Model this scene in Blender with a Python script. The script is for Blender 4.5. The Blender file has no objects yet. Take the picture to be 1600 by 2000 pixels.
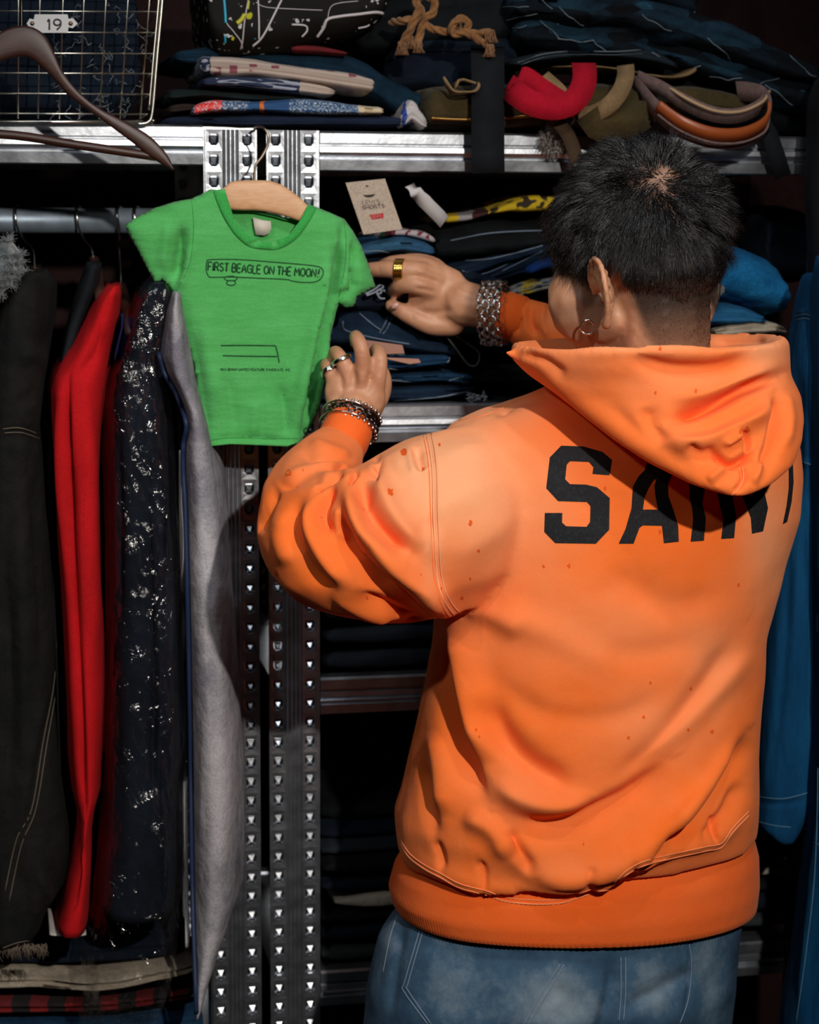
import bpy, bmesh, math, random
import numpy as np
from mathutils import Vector, Matrix, noise
from mathutils.bvhtree import BVHTree
rnd = random.Random(7)
R = math.radians
scene = bpy.context.scene
COL = scene.collection

# ------------------------------------------------------------------ camera
F_PX = 4000.0
PITCH = math.atan(600 / 4000); ROLL = R(0.3)
C0 = np.array([0.0, 0.0, 1.6])
_f = np.array([0, math.cos(PITCH), -math.sin(PITCH)])
_u0 = np.array([0, math.sin(PITCH), math.cos(PITCH)]); _r0 = np.array([1.0, 0, 0])
_r = math.cos(ROLL) * _r0 + math.sin(ROLL) * _u0
_u = math.cos(ROLL) * _u0 - math.sin(ROLL) * _r0
cam_d = bpy.data.cameras.new('camera'); cam = bpy.data.objects.new('camera', cam_d); COL.objects.link(cam)
cam_d.sensor_fit = 'HORIZONTAL'; cam_d.sensor_width = 24; cam_d.lens = 60
cam.matrix_world = Matrix(((_r[0], _u[0], -_f[0], C0[0]), (_r[1], _u[1], -_f[1], C0[1]), (_r[2], _u[2], -_f[2], C0[2]), (0, 0, 0, 1)))
cam_d.clip_start = 0.05
cam_d.dof.use_dof = True; cam_d.dof.focus_distance = 2.2; cam_d.dof.aperture_fstop = 5.6
scene.camera = cam

# ------------------------------------------------------------------ light and exposure
scene.view_settings.view_transform = 'Standard'; scene.view_settings.look = 'None'
scene.view_settings.exposure = 0.0; scene.view_settings.gamma = 1.0; scene.view_settings.use_curve_mapping = False
world = bpy.data.worlds.new('world'); scene.world = world; world.use_nodes = True
world.node_tree.nodes['Background'].inputs[0].default_value = (0.045, 0.06, 0.075, 1)
world.node_tree.nodes['Background'].inputs[1].default_value = 0.3
def lamp(name, loc, target, power, size, color, spot=None, blend=0.5):
    d = bpy.data.lights.new(name, 'SPOT' if spot else 'AREA')
    d.energy = power; d.color = color
    if spot: d.spot_size = R(spot); d.spot_blend = blend; d.shadow_soft_size = size
    else: d.shape = 'RECTANGLE'; d.size = size[0]; d.size_y = size[1]
    o = bpy.data.objects.new(name, d); COL.objects.link(o)
    o.location = loc
    o.rotation_euler = (Vector(target) - Vector(loc)).to_track_quat('-Z', 'Y').to_euler()
    return o
lamp('ceiling_spot_key', (0.66, 0.05, 2.34), (-0.02, 2.3, 1.18), 190, 0.03, (1.0, 0.93, 0.84), 50, 1.0)
lamp('ceiling_spot_side', (-1.1, 0.55, 2.55), (0.15, 2.25, 1.3), 24, 0.045, (1.0, 0.93, 0.85), 50, 0.7)
lamp('ceiling_spot_over', (0.45, 1.35, 2.66), (0.2, 2.35, 1.4), 16, 0.05, (0.96, 0.97, 1.0), 80, 0.8)
lamp('ceiling_strip', (-0.2, 1.5, 2.64), (-0.2, 2.4, 1.5), 5, (1.3, 0.08), (0.85, 0.93, 1.0))

# ------------------------------------------------------------------ geometry helpers
def _dir(x, y): return _f + (x - 800) / F_PX * _r - (y - 1000) / F_PX * _u
def PY(x, y, Y):                                     # the place at world distance Y seen along one sight line
    d = _dir(x, y); return C0 + d * (Y / d[1])
def proj(V):
    q = V - C0; dd = q @ _f
    return 800 + F_PX * (q @ _r) / dd, 1000 - F_PX * (q @ _u) / dd, dd
PXM = lambda px, Y=2.25: px * Y / F_PX * 1.0         # pixels to metres at a distance
A = math.atan(0.2)
UX = np.array([math.cos(A), math.sin(A), 0]); VX = np.array([-math.sin(A), math.cos(A), 0]); ZX = np.array([0, 0, 1.0])
_o = PY(560, 400, 2.62); OS = np.array([_o[0], _o[1], 0.0])
def W(u, v, z): return OS + u * UX + v * VX + z * ZX
def S(x, y, v=0.0):                                  # sight line meets the plane v behind the shelf front -> (u, z)
    d = _dir(x, y); t = (v + (OS - C0) @ VX) / (d @ VX); p = C0 + d * t
    return (p - OS) @ UX, p[2]
def SU(x, v=0.0, y=400): return S(x, y, v)[0]
def SZ(y, v=0.0, x=700): return S(x, y, v)[1]

ORG = {}
def link(name, me, mat=None, parent=None, smooth=True, origin=None):
    o = bpy.data.objects.new(name, me); COL.objects.link(o)
    if mat is not None:
        for m in (mat if isinstance(mat, (list, tuple)) else [mat]): me.materials.append(m)
    if smooth and len(me.polygons): me.polygons.foreach_set('use_smooth', [True] * len(me.polygons))
    if parent is not None:
        base = ORG[parent.name]; me.transform(Matrix.Translation(-Vector(base))); o.parent = parent; ORG[o.name] = base
    else:
        co = np.empty(len(me.vertices) * 3); me.vertices.foreach_get('co', co); co = co.reshape(-1, 3)
        b = np.array([(co[:, 0].min() + co[:, 0].max()) / 2, (co[:, 1].min() + co[:, 1].max()) / 2, co[:, 2].min()]) if origin is None else np.array(origin)
        me.transform(Matrix.Translation(-Vector(b))); o.location = Vector(b); ORG[o.name] = b
    return o
def mk(name, vf, mat=None, parent=None, smooth=True, mats=None):
    v, f = vf; me = bpy.data.meshes.new(name)
    me.from_pydata([tuple(map(float, p)) for p in v], [], [tuple(int(i) for i in q) for q in f]); me.update()
    o = link(name, me, mat, parent, smooth)
    return o
def tag(o, label=None, cat=None, group=None, kind=None):
    if label: o['label'] = label
    if cat: o['category'] = cat
    if group: o['group'] = group
    if kind: o['kind'] = kind
    return o
def thing(name, loc, label, cat, group=None):
    o = bpy.data.objects.new(name, None); COL.objects.link(o); o.location = Vector(tuple(loc)); o.empty_display_size = .05
    ORG[o.name] = np.array(loc, float); return tag(o, label, cat, group)
class B:                                             # collects pieces of one mesh
    def __init__(s): s.v = []; s.f = []
    def add(s, vf):
        n = len(s.v); s.v += list(vf[0]); s.f += [tuple(i + n for i in q) for q in vf[1]]; return s
    @property
    def vf(s): return s.v, s.f
def loft(rings, cap=True, closed=True):
    n = len(rings[0]); v = [p for r in rings for p in r]; f = []
    m = n if closed else n - 1
    for i in range(len(rings) - 1):
        for j in range(m):
            a = i * n + j; b = i * n + (j + 1) % n
            f.append((a, b, b + n, a + n))
    if cap and closed:
        f.append(tuple(range(n - 1, -1, -1))); f.append(tuple((len(rings) - 1) * n + j for j in range(n)))
    return v, f
def frames(pts):
    P = [np.array(p, float) for p in pts]; T = []
    for i in range(len(P)):
        t = P[min(i + 1, len(P) - 1)] - P[max(i - 1, 0)]; T.append(t / (np.linalg.norm(t) + 1e-12))
    a = np.array([0, 0, 1.0]) if abs(T[0][2]) < .9 else np.array([1.0, 0, 0])
    n = np.cross(T[0], a); n /= np.linalg.norm(n); out = []
    for t in T:
        n = n - t * (n @ t); n /= (np.linalg.norm(n) + 1e-12); out.append((n, np.cross(t, n)))
    return P, out
def tube(pts, r, n=8, cap=True, flat=1.0, closed=False):
    if closed: pts = list(pts) + [pts[0], pts[1]]
    P, fr = frames(pts); rr = r if hasattr(r, '__len__') else [r] * len(P)
    if closed and hasattr(r, '__len__'): rr = list(r) + [r[0], r[1]]
    return loft([[p + rr[i] * (math.cos(2 * math.pi * k / n) * a + flat * math.sin(2 * math.pi * k / n) * b) for k in range(n)] for i, (p, (a, b)) in enumerate(zip(P, fr))], cap)
def ribbon(pts, side, w, th=0.0015):                 # flat band following pts, wide along 'side'
    rings = []; P, fr = frames(pts); sd = side if hasattr(side[0], '__len__') else [side] * len(P)
    for i, p in enumerate(P):
        t = np.cross(fr[i][0], fr[i][1]); t = -t
        s = np.array(sd[i], float); tt = P[min(i + 1, len(P) - 1)] - P[max(i - 1, 0)]; tt /= np.linalg.norm(tt) + 1e-12
        s = s - tt * (s @ tt); s /= np.linalg.norm(s) + 1e-12; nn = np.cross(tt, s)
        ww = w[i] if hasattr(w, '__len__') else w
        rings.append([p - s * ww / 2 - nn * th, p + s * ww / 2 - nn * th, p + s * ww / 2 + nn * th, p - s * ww / 2 + nn * th])
    return loft(rings)
def spline(pts, k=6, closed=False):                  # Catmull-Rom through points (any width)
    p = [np.array(q, float) for q in pts]; n = len(p); out = []
    rng = range(n) if closed else range(n - 1)
    for i in rng:
        if closed: a, b, c, d = p[(i - 1) % n], p[i], p[(i + 1) % n], p[(i + 2) % n]
        else: a, b, c, d = p[max(i - 1, 0)], p[i], p[i + 1], p[min(i + 2, n - 1)]
        for j in range(k):
            t = j / k; out.append(.5 * ((2 * b) + (c - a) * t + (2 * a - 5 * b + 4 * c - d) * t * t + (3 * b - a - 3 * c + d) * t ** 3))
    if not closed: out.append(p[-1])
    return out
def boxW(u0, u1, v0, v1, z0, z1):
    c = [W(u, v, z) for z in (z0, z1) for v in (v0, v1) for u in (u0, u1)]
    return c, [(0, 2, 3, 1), (4, 5, 7, 6), (0, 1, 5, 4), (1, 3, 7, 5), (3, 2, 6, 7), (2, 0, 4, 6)]
_ic = bmesh.new(); bmesh.ops.create_icosphere(_ic, subdivisions=2, radius=1)
ICO = (np.array([v.co[:] for v in _ic.verts]), [tuple(v.index for v in f.verts) for f in _ic.faces]); _ic.free()
def ell(c, r, M=None):
    v = ICO[0] * (np.array(r) if hasattr(r, '__len__') else r)
    if M is not None: v = v @ np.array(M).T
    return list(v + np.array(c)), ICO[1]
def chain(b, pts, k=6):                              # overlapping balls along a path of (x,y,z,r)
    p = spline(pts, k)
    for q in p: b.add(ell(q[:3], q[3]))
def remesh(vf, voxel, smooth=4, sub=0, fac=.5):
    me = bpy.data.meshes.new('tmp'); me.from_pydata([tuple(map(float, p)) for p in vf[0]], [], vf[1]); me.update()
    o = bpy.data.objects.new('tmp', me); COL.objects.link(o)
    m = o.modifiers.new('r', 'REMESH'); m.mode = 'VOXEL'; m.voxel_size = voxel
    if smooth: s = o.modifiers.new('s', 'SMOOTH'); s.iterations = smooth; s.factor = fac
    if sub: q = o.modifiers.new('q', 'SUBSURF'); q.levels = sub
    dg = bpy.context.evaluated_depsgraph_get(); ev = o.evaluated_get(dg)
    r = bpy.data.meshes.new_from_object(ev, depsgraph=dg)
    bpy.data.objects.remove(o); bpy.data.meshes.remove(me); return r
def get_co(me):
    a = np.empty(len(me.vertices) * 3); me.vertices.foreach_get('co', a); return a.reshape(-1, 3)
def get_no(me):
    a = np.empty(len(me.vertices) * 3, dtype=np.float32); me.vertex_normals.foreach_get('vector', a); return a.reshape(-1, 3).astype(float)
def set_co(me, co): me.vertices.foreach_set('co', co.ravel()); me.update()
def stroke_d(x, y, pts):                             # distance, side and run along a polyline
    P = np.array(pts, float); seg = np.diff(P, axis=0); L = np.hypot(seg[:, 0], seg[:, 1]); cum = np.concatenate([[0], np.cumsum(L)])
    best = np.full(x.shape, 1e9); sg = np.zeros(x.shape); tt = np.zeros(x.shape)
    for i in range(len(seg)):
        dx, dy = seg[i] / L[i]; rx = x - P[i, 0]; ry = y - P[i, 1]; t = np.clip(rx * dx + ry * dy, 0, L[i])
        ex = rx - t * dx; ey = ry - t * dy; d = np.hypot(ex, ey); m = d < best
        best = np.where(m, d, best); sg = np.where(m, np.sign(dx * ry - dy * rx), sg); tt = np.where(m, (cum[i] + t) / cum[-1], tt)
    return best, sg, tt
def fold(me, strokes, dmax=None):                    # cloth folds: (points, width one side, width other side, height mm)
    for grp in strokes:
        co = get_co(me); no = get_no(me); x, y, dd = proj(co)
        tc = C0 - co; tc /= np.linalg.norm(tc, axis=1)[:, None]; face = np.clip((no * tc).sum(1) * 3.0, 0, 1)
        if dmax: face = face * (dd < dmax)
        tot = np.zeros(len(co))
        for pts, w1, w2, amp in grp:
            p2 = spline(pts, 5); d, s, t = stroke_d(x, y, p2)
            w = np.where(s > 0, w1, w2); env = np.clip(np.minimum(t, 1 - t) * 4, 0, 1); env = env * env * (3 - 2 * env)
            tot += amp * .001 * np.exp(-(d / w) ** 2) * (.12 + .88 * env)
        co += no * (tot * face)[:, None]; set_co(me, co)
def cloth_noise(me, amp, scale, seed=0, stretch=(1, 1, 1)):
    co = get_co(me); no = get_no(me); st = Vector(stretch); off = Vector((seed * 3.1, seed * 1.7, seed))
    d = np.array([noise.noise(Vector((p[0] * st[0], p[1] * st[1], p[2] * st[2])) * scale + off) for p in co])
    set_co(me, co + no * (d * amp)[:, None])
def bvh_of(me): return BVHTree.FromPolygons([tuple(c) for c in get_co(me)], [tuple(p.vertices) for p in me.polygons])
def cast(bv, x, y, off=0.0008, fall=None):
    d = _dir(x, y); d = d / np.linalg.norm(d); h = bv.ray_cast(Vector(C0), Vector(d))
    if h[0] is None: return fall
    return np.array(h[0]) - d * off
def seam(bv, pts, r=0.0007, k=6, off=.0004, b=None, n=5):
    b = b or B(); p = [cast(bv, q[0], q[1], off) for q in spline(pts, k)]; run = []
    for q in p + [None]:
        if q is None or (run and np.linalg.norm(q - run[-1]) > .03):
            if len(run) > 1: b.add(tube(run, r, n))
            run = [] if q is None else [q]
        else: run.append(q)
    return b
def grid_poly(loops, step):                          # filled flat outline cut into a fine net (loops in pixels)
    bm = bmesh.new(); es = []
    for lp in loops:
        vs = [bm.verts.new((q[0], q[1], 0)) for q in lp]; es += [bm.edges.new((vs[i], vs[(i + 1) % len(vs)])) for i in range(len(vs))]
    bmesh.ops.triangle_fill(bm, use_beauty=True, use_dissolve=False, edges=es, normal=(0, 0, 1))
    xs = [v.co.x for v in bm.verts]; ys = [v.co.y for v in bm.verts]
    for ax, lo, hi in ((0, min(xs), max(xs)), (1, min(ys), max(ys))):
        q = lo + step * .5
        while q < hi:
            co = [0, 0, 0]; no = [0, 0, 0]; co[ax] = q; no[ax] = 1
            bmesh.ops.bisect_plane(bm, geom=bm.verts[:] + bm.edges[:] + bm.faces[:], plane_co=co, plane_no=no); q += step
    bmesh.ops.recalc_face_normals(bm, faces=bm.faces[:]); bm.verts.index_update()
    v = [(w.co.x, w.co.y) for w in bm.verts]; f = [tuple(w.index for w in q.verts) for q in bm.faces]; bm.free(); return v, f
def decal(bv, loops, step=7, off=.0006):
    v, f = grid_poly(loops, step); out = []; ok = []
    for q in v:
        p = cast(bv, q[0], q[1], off); ok.append(p is not None); out.append(p if p is not None else np.zeros(3))
    g = [q for q in f if all(ok[i] for i in q) and max(np.linalg.norm(out[q[0]] - out[i]) for i in q) < .05]
    used = sorted({i for q in g for i in q}); mp = {i: k for k, i in enumerate(used)}
    return [out[i] for i in used], [tuple(mp[i] for i in q) for q in g]

# ------------------------------------------------------------------ materials
def nt(name):
    m = bpy.data.materials.new(name); m.use_nodes = True; t = m.node_tree; return m, t, t.nodes['Principled BSDF']
def N(t, typ, **kw):
    n = t.nodes.new(typ)
    for k, v in kw.items():
        if k in n.inputs: n.inputs[k].default_value = v
        else: setattr(n, k, v)
    return n
def ramp(t, fac, stops, interp='LINEAR'):
    n = t.nodes.new('ShaderNodeValToRGB'); cr = n.color_ramp; cr.interpolation = interp
    while len(cr.elements) < len(stops): cr.elements.new(0.5)
    for e, (p, c) in zip(cr.elements, stops): e.position = p; e.color = (*c, 1) if len(c) == 3 else c
    t.links.new(fac, n.inputs[0]); return n.outputs[0]
def obj_co(t, sc=(1, 1, 1)):
    c = t.nodes.new('ShaderNodeTexCoord'); m = t.nodes.new('ShaderNodeMapping'); m.inputs['Scale'].default_value = sc
    t.links.new(c.outputs['Object'], m.inputs[0]); return m.outputs[0]
def plain(name, col, rough=.6, metal=0, spec=.5, sheen=0):
    m, t, b = nt(name); b.inputs['Base Color'].default_value = (*col, 1); b.inputs['Roughness'].default_value = rough
    b.inputs['Metallic'].default_value = metal; b.inputs['Specular IOR Level'].default_value = spec
    if sheen: b.inputs['Sheen Weight'].default_value = sheen
    return m
def cloth(name, c1, c2=None, scale=9, fine=900, bump=.25, rough=.9, sheen=0, sc=(1, 1, 1), big=.0, lo=.35, hi=.65, bscale=30):
    m, t, b = nt(name); co = obj_co(t, sc); c2 = c2 or tuple(x * .6 for x in c1)
    n1 = N(t, 'ShaderNodeTexNoise', Scale=scale, Detail=6.0, Roughness=.65); t.links.new(co, n1.inputs['Vector'])
    col = ramp(t, n1.outputs[0], [(lo, c1), (hi, c2)])
    n2 = N(t, 'ShaderNodeTexNoise', Scale=fine, Detail=2.0); t.links.new(co, n2.inputs['Vector'])
    mx = N(t, 'ShaderNodeMixRGB', blend_type='OVERLAY'); mx.inputs[0].default_value = .5
    t.links.new(col, mx.inputs[1]); t.links.new(n2.outputs[0], mx.inputs[2]); t.links.new(mx.outputs[0], b.inputs['Base Color'])
    bp = N(t, 'ShaderNodeBump', Strength=bump, Distance=.001); t.links.new(n2.outputs[0], bp.inputs['Height'])
    if big:
        n3 = N(t, 'ShaderNodeTexNoise', Scale=bscale, Detail=3.0); t.links.new(co, n3.inputs['Vector'])
        b2 = N(t, 'ShaderNodeBump', Strength=big, Distance=.02); t.links.new(n3.outputs[0], b2.inputs['Height']); t.links.new(b2.outputs[0], bp.inputs['Normal'])
    t.links.new(bp.outputs[0], b.inputs['Normal']); b.inputs['Roughness'].default_value = rough
    b.inputs['Specular IOR Level'].default_value = .2; b.inputs['Sheen Weight'].default_value = sheen; return m
def denim(name, dark, light, scale=14, lo=.4, hi=.75, sheen=0):
    m = cloth(name, dark, light, scale=scale, fine=1100, bump=.5, sheen=sheen, lo=lo, hi=hi, big=.25, bscale=45); return m
M = {}
def metal(name, col, rough, n=0.0):
    m, t, b = nt(name); b.inputs['Metallic'].default_value = .93; co = obj_co(t)
    n1 = N(t, 'ShaderNodeTexNoise', Scale=35.0, Detail=5.0); t.links.new(co, n1.inputs['Vector'])
    t.links.new(ramp(t, n1.outputs[0], [(.3, tuple(c * .7 for c in col)), (.7, col)]), b.inputs['Base Color'])
    r = N(t, 'ShaderNodeMapRange'); r.inputs[3].default_value = rough * .75; r.inputs[4].default_value = rough * 1.3
    t.links.new(n1.outputs[0], r.inputs[0]); t.links.new(r.outputs[0], b.inputs['Roughness'])
    n2 = N(t, 'ShaderNodeTexNoise', Scale=160.0, Detail=3.0); t.links.new(co, n2.inputs['Vector'])
    bp = N(t, 'ShaderNodeBump', Strength=.12 + n, Distance=.001); t.links.new(n2.outputs[0], bp.inputs['Height']); t.links.new(bp.outputs[0], b.inputs['Normal'])
    return m
M['steel'] = metal('galvanised_steel', (.56, .59, .64), .30)
M['rail'] = metal('rail_steel', (.36, .45, .55), .45)
M['rail'].node_tree.nodes['Principled BSDF'].inputs['Metallic'].default_value = .55
M['silver'] = plain('silver', (.75, .72, .68), .16, 1)
M['gold'] = plain('gold', (.85, .55, .13), .2, 1)
M['darkmetal'] = plain('blackened_metal', (.10, .09, .09), .25, 1)
M['wire'] = plain('zinc_wire', (.72, .70, .62), .28, 1)
M['black'] = cloth('black_cloth', (.004, .005, .007), (.010, .012, .016))
# ------------------------------------------------------------------ the room
def struct(name, vf, mat): return tag(mk(name, vf, mat, smooth=False), kind='structure')
M['wall'] = cloth('dark_red_paint', (.030, .009, .008), (.018, .006, .006), scale=4, fine=120, bump=.1, rough=.8, sheen=0)
M['dark'] = cloth('dark_plaster', (.03, .03, .033), (.02, .02, .023), scale=3, fine=90, bump=.1, rough=.9, sheen=0)
M['floor'] = cloth('dark_floor', (.035, .03, .028), (.02, .018, .017), scale=5, fine=60, bump=.1, rough=.6, sheen=0)
struct('wall_back', boxW(-2.6, 2.6, .56, .62, 0, 2.8), M['wall'])
struct('floor', boxW(-2.6, 2.6, -4.2, .62, -.05, 0), M['floor'])
struct('ceiling', boxW(-2.6, 2.6, -4.2, .62, 2.8, 2.85), M['dark'])
struct('wall_left', boxW(-2.66, -2.6, -4.2, .62, 0, 2.8), M['dark'])
struct('wall_right', boxW(2.6, 2.66, -4.2, .62, 0, 2.8), M['dark'])
struct('wall_front', boxW(-2.6, 2.6, -4.26, -4.2, 0, 2.8), M['dark'])

# ------------------------------------------------------------------ steel shelving
def upright_mesh(height, flip=False, wd=.066):
    b = B(); pitch = .0345; cw = .020
    def cell(x0, z0):
        x1 = x0 + cw; z1 = z0 + pitch; cx = (x0 + x1) / 2; zt = z0 + pitch * .80; zb = z0 + pitch * .24
        hole = [(cx - .0055, zt), (cx - .0065, zt - .006), (cx - .0062, zb + .005), (cx - .003, zb), (cx + .003, zb), (cx + .0062, zb + .005), (cx + .0065, zt - .006), (cx + .0055, zt)]
        edge = [(x0, z1), (x0, zt - .006), (x0, zb + .005), (x0, z0), (x1, z0), (x1, zb + .005), (x1, zt - .006), (x1, z1)]
        v = [(p[0], 0, p[1]) for p in edge] + [(p[0], .0004, p[1]) for p in hole]
        v += [(cx + (p[0] - cx) * .82, .006, (p[1] - .003 if k in (0, 7) else p[1] + .0015)) for k, p in enumerate(hole)]
        f = [(k, (k + 1) % 8, 8 + (k + 1) % 8, 8 + k) for k in range(8)] + [(8 + k, 8 + (k + 1) % 8, 16 + (k + 1) % 8, 16 + k) for k in range(8)]
        n = len(v)                                   # bent-back tongue under each slot and a domed stud that catches the light
        v += [(cx - .0045, .0055, zt - .003), (cx + .0045, .0055, zt - .003), (cx, .0005, zb + .006), (cx - .003, .005, zb + .003), (cx + .003, .005, zb + .003)]
        f += [(n, n + 2, n + 1), (n, n + 3, n + 2), (n + 1, n + 2, n + 4), (n + 2, n + 3, n + 4)]
        return v, f
    z = .0
    while z + pitch <= height:
        for x0 in (.002, wd - .002 - cw): b.add(cell(x0, z))
        z += pitch
    b.add(loft([[(x, y, zz) for x, y in ((0, .0), (.002, 0), (.002, .002), (0, .002))] for zz in (0, z)]))
    b.add(loft([[(x, y, zz) for x, y in ((wd - .002, .0), (wd, 0), (wd, .002), (wd - .002, .002))] for zz in (0, z)]))
    prof = []
    m0 = .022; m1 = wd - .022; ribs = 4; w = (m1 - m0) / ribs
    for k in range(ribs):
        for a in range(7):
            th = math.pi * a / 6; prof.append((m0 + w * (k + .5) - w * .42 * math.cos(th), -.0035 * math.sin(th) + .001))
    sect = [(m0, .001)] + prof + [(m1, .001), (m1, .003), (m0, .003)]
    b.add(loft([[(x, y, zz) for x, y in sect] for zz in (0, z)]))
    xf = wd if flip else 0                           # side flange running back
    b.add(loft([[(x, y, zz) for x, y in ((xf - .001, 0), (xf + .001, 0), (xf + .001, .045), (xf - .001, .045))] for zz in (0, z)]))
    me = bpy.data.meshes.new('upright'); me.from_pydata([tuple(p) for p in b.v], [], b.f); me.update(); me.materials.append(M['steel']); return me
UP = upright_mesh(2.25, False); UPF = upright_mesh(2.25, True)
TOPZ = SZ(246, 0, 600)
def upright(u, v, root, back=False, flip=False, top=None):
    o = bpy.data.objects.new('upright', UPF if flip else UP); COL.objects.link(o); o.parent = root
    s = (top or TOPZ) / 2.25
    p = W(u, v, 0) - ORG[root.name]
    o.location = Vector(p); o.rotation_euler = (0, 0, A); o.scale = (1, 1, s)
    if back: o.location = Vector(W(u + .066, v, 0) - ORG[root.name]); o.rotation_euler = (0, 0, A + math.pi)
    return o
def beam(u0, u1, v, ztop, root, h=.050, name='beam', mat=None, sgn=1):
    k = h / .05; pr = [(.020, 0), (-.003, 0), (-.006, -.003), (-.006, -.0150), (-.001, -.0165), (-.001, -.0185), (-.0055, -.020), (-.0062, -.026), (-.0030, -.0315), (.000, -.0325), (.000, -.0345), (-.0065, -.0365), (-.0055, -.0485), (-.002, -.050), (.018, -.050), (.018, -.048), (0.002, -.048), (.002, -.002), (.020, -.002)]
    return mk(name, loft([[W(u, v + sgn * a, ztop + c * k) for a, c in pr] for u in (u0, u1)]), mat or M['steel'], root, smooth=False)
DEP = .44
uL1 = SU(400); uL2 = SU(502); uR1 = SU(521)
left = thing('shelving_unit', W(uL2 - .5, 0, 0), 'galvanised steel shelving unit with a clothes rail full of hanging garments', 'shelving')
right = thing('shelving_unit', W(uR1 + .5, 0, 0), 'galvanised steel shelving unit stacked with folded jeans behind the person', 'shelving')
LW = .95; RU = SU(1606)
upright(uL1, 0, left, flip=False); upright(uL1 - LW, 0, left)
upright(uL1, DEP, left, back=True); upright(uL1 - LW, DEP, left, back=True)
upright(uR1, 0, right, flip=True); upright(RU, 0, right)
upright(uR1 + .058, DEP, right, back=True); upright(RU - .02, DEP, right, back=True)
zt = SZ(242, 0, 250)
beam(uL1 - LW + .066, uL1 - .0015, 0.0, zt, left); beam(uL1 - LW, uL1, DEP, zt, left, sgn=-1)
ztr = SZ(256, 0, 640)
zm = SZ(789, 0, 780); zl = SZ(1322, 0, 640); zb = SZ(1893, 0, 650); zq = .20
for z in (ztr, zm, zl, zb, zq):
    beam(uR1 + .0675, SU(1580), 0.0, z, right); beam(uR1, RU, DEP, z, right, sgn=-1)
    mk('shelf_deck', boxW(uR1 + .004, RU + .06, .004, DEP - .004, z - .006, z - .002), M['steel'], right, smooth=False)
mk('shelf_deck', boxW(uL1 - LW + .004, uL1 + .064, .004, DEP - .004, zt - .006, zt - .002), M['steel'], left, smooth=False)
zlow = SZ(2085, 0, 300)
beam(uL1 - LW + .066, uL1 - .0015, 0.06, zlow, left); mk('shelf_deck', boxW(uL1 - LW + .004, uL1 + .06, .064, DEP - .004, zlow - .006, zlow - .002), M['steel'], left, smooth=False)
for rt, u0 in ((left, uL1 + .0), (right, uR1 + .059)):   # side braces front to back
    for z in (ztr - .06, zl - .05, .5):
        mk('side_brace', boxW(u0 + .0 if rt is right else u0 + .058, u0 + .003 if rt is right else u0 + .061, .03, DEP - .02, z, z + .035), M['steel'], rt, smooth=False)
VR = .13
ur, zr = S(200, 431, VR); ZR = zr
mk('hanging_rail', tube([W(uL1 - LW + .03, VR, zr), W(uL1 - .3, VR, zr), W(uL1 + .06, VR, zr)], .0165, 20), M['rail'], left)
# ------------------------------------------------------------------ the person
def ringp(Lp, Rp, b0, b1=None, e=2.4, n=64):         # level ring between its two outer points, b0 towards / b1 away from the viewer
    b1 = b0 if b1 is None else b1
    L = PY(*Lp); Q = PY(*Rp); c = (L + Q) / 2; a = (Q - L) / 2; h = np.array([-a[1], a[0], 0]); h /= np.linalg.norm(h)
    out = []
    for k in range(n):
        t = 2 * math.pi * k / n; cs, sn = math.cos(t), math.sin(t)
        x = math.copysign(abs(cs) ** (2 / e), cs); y = math.copysign(abs(sn) ** (2 / e), sn)
        out.append(c + a * x + h * y * (b1 if y > 0 else b0))
    return out
def PR(x, y, Y, r): p = PY(x, y, Y); return (p[0], p[1], p[2], r * Y / F_PX)
def set_attr(me, name, vals):
    a = me.attributes.new(name, 'FLOAT', 'POINT'); a.data.foreach_set('value', np.asarray(vals, np.float32))
def blobs(x, y, lst):
    o = np.zeros(x.shape)
    for cx, cy, rx, ry, w in lst: o += w * np.exp(-((x - cx) / rx) ** 2 - ((y - cy) / ry) ** 2)
    return o

# --- skin
TH = R(38); PD = R(14); HS = 1.05
HO = PY(1241, 522, 2.27)
_fw = np.array([-math.sin(TH), math.cos(TH), 0]); _rt = np.array([math.cos(TH), math.sin(TH), 0])
_hf = math.cos(PD) * _fw - math.sin(PD) * ZX; _hu = math.cos(PD) * ZX + math.sin(PD) * _fw
HM = np.stack([_rt, _hf, _hu], axis=1) * HS               # head axes as columns
def H(x, y, z): return HO + HM @ np.array([x, y, z])
def HR(x, y, z, r): p = H(x, y, z); return (*p, r)
b = B()
for c, r in (((0, -.012, .036), (.074, .094, .090)), ((0, -.045, .0), (.064, .058, .06)), ((0, .028, -.035), (.062, .062, .076)), ((0, .055, -.075), (.040, .034, .036)),
             ((0, .074, .035), (.050, .014, .016)), ((.038, .050, -.024), (.030, .028, .040)), ((-.040, .052, -.026), (.033, .032, .046)),
             ((0, .088, -.058), (.022, .012, .007)), ((0, .086, -.068), (.020, .011, .008)), ((0, .086, -.098), (.018, .015, .014)),
             ((.031, .072, .006), (.014, .012, .011)), ((-.031, .072, .006), (.014, .012, .011)), ((-.046, .012, -.052), (.016, .034, .026)), ((.046, .012, -.052), (.016, .034, .026))):
    b.add(ell(H(*c), r, HM))
chain(b, [HR(0, .086, .015, .008), HR(0, .100, -.012, .009), HR(0, .108, -.030, .012)], 4)
for sx in (-1, 1): chain(b, [HR(sx * .010, .098, -.034, .008), HR(sx * .014, .092, -.035, .007)], 2)
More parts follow.
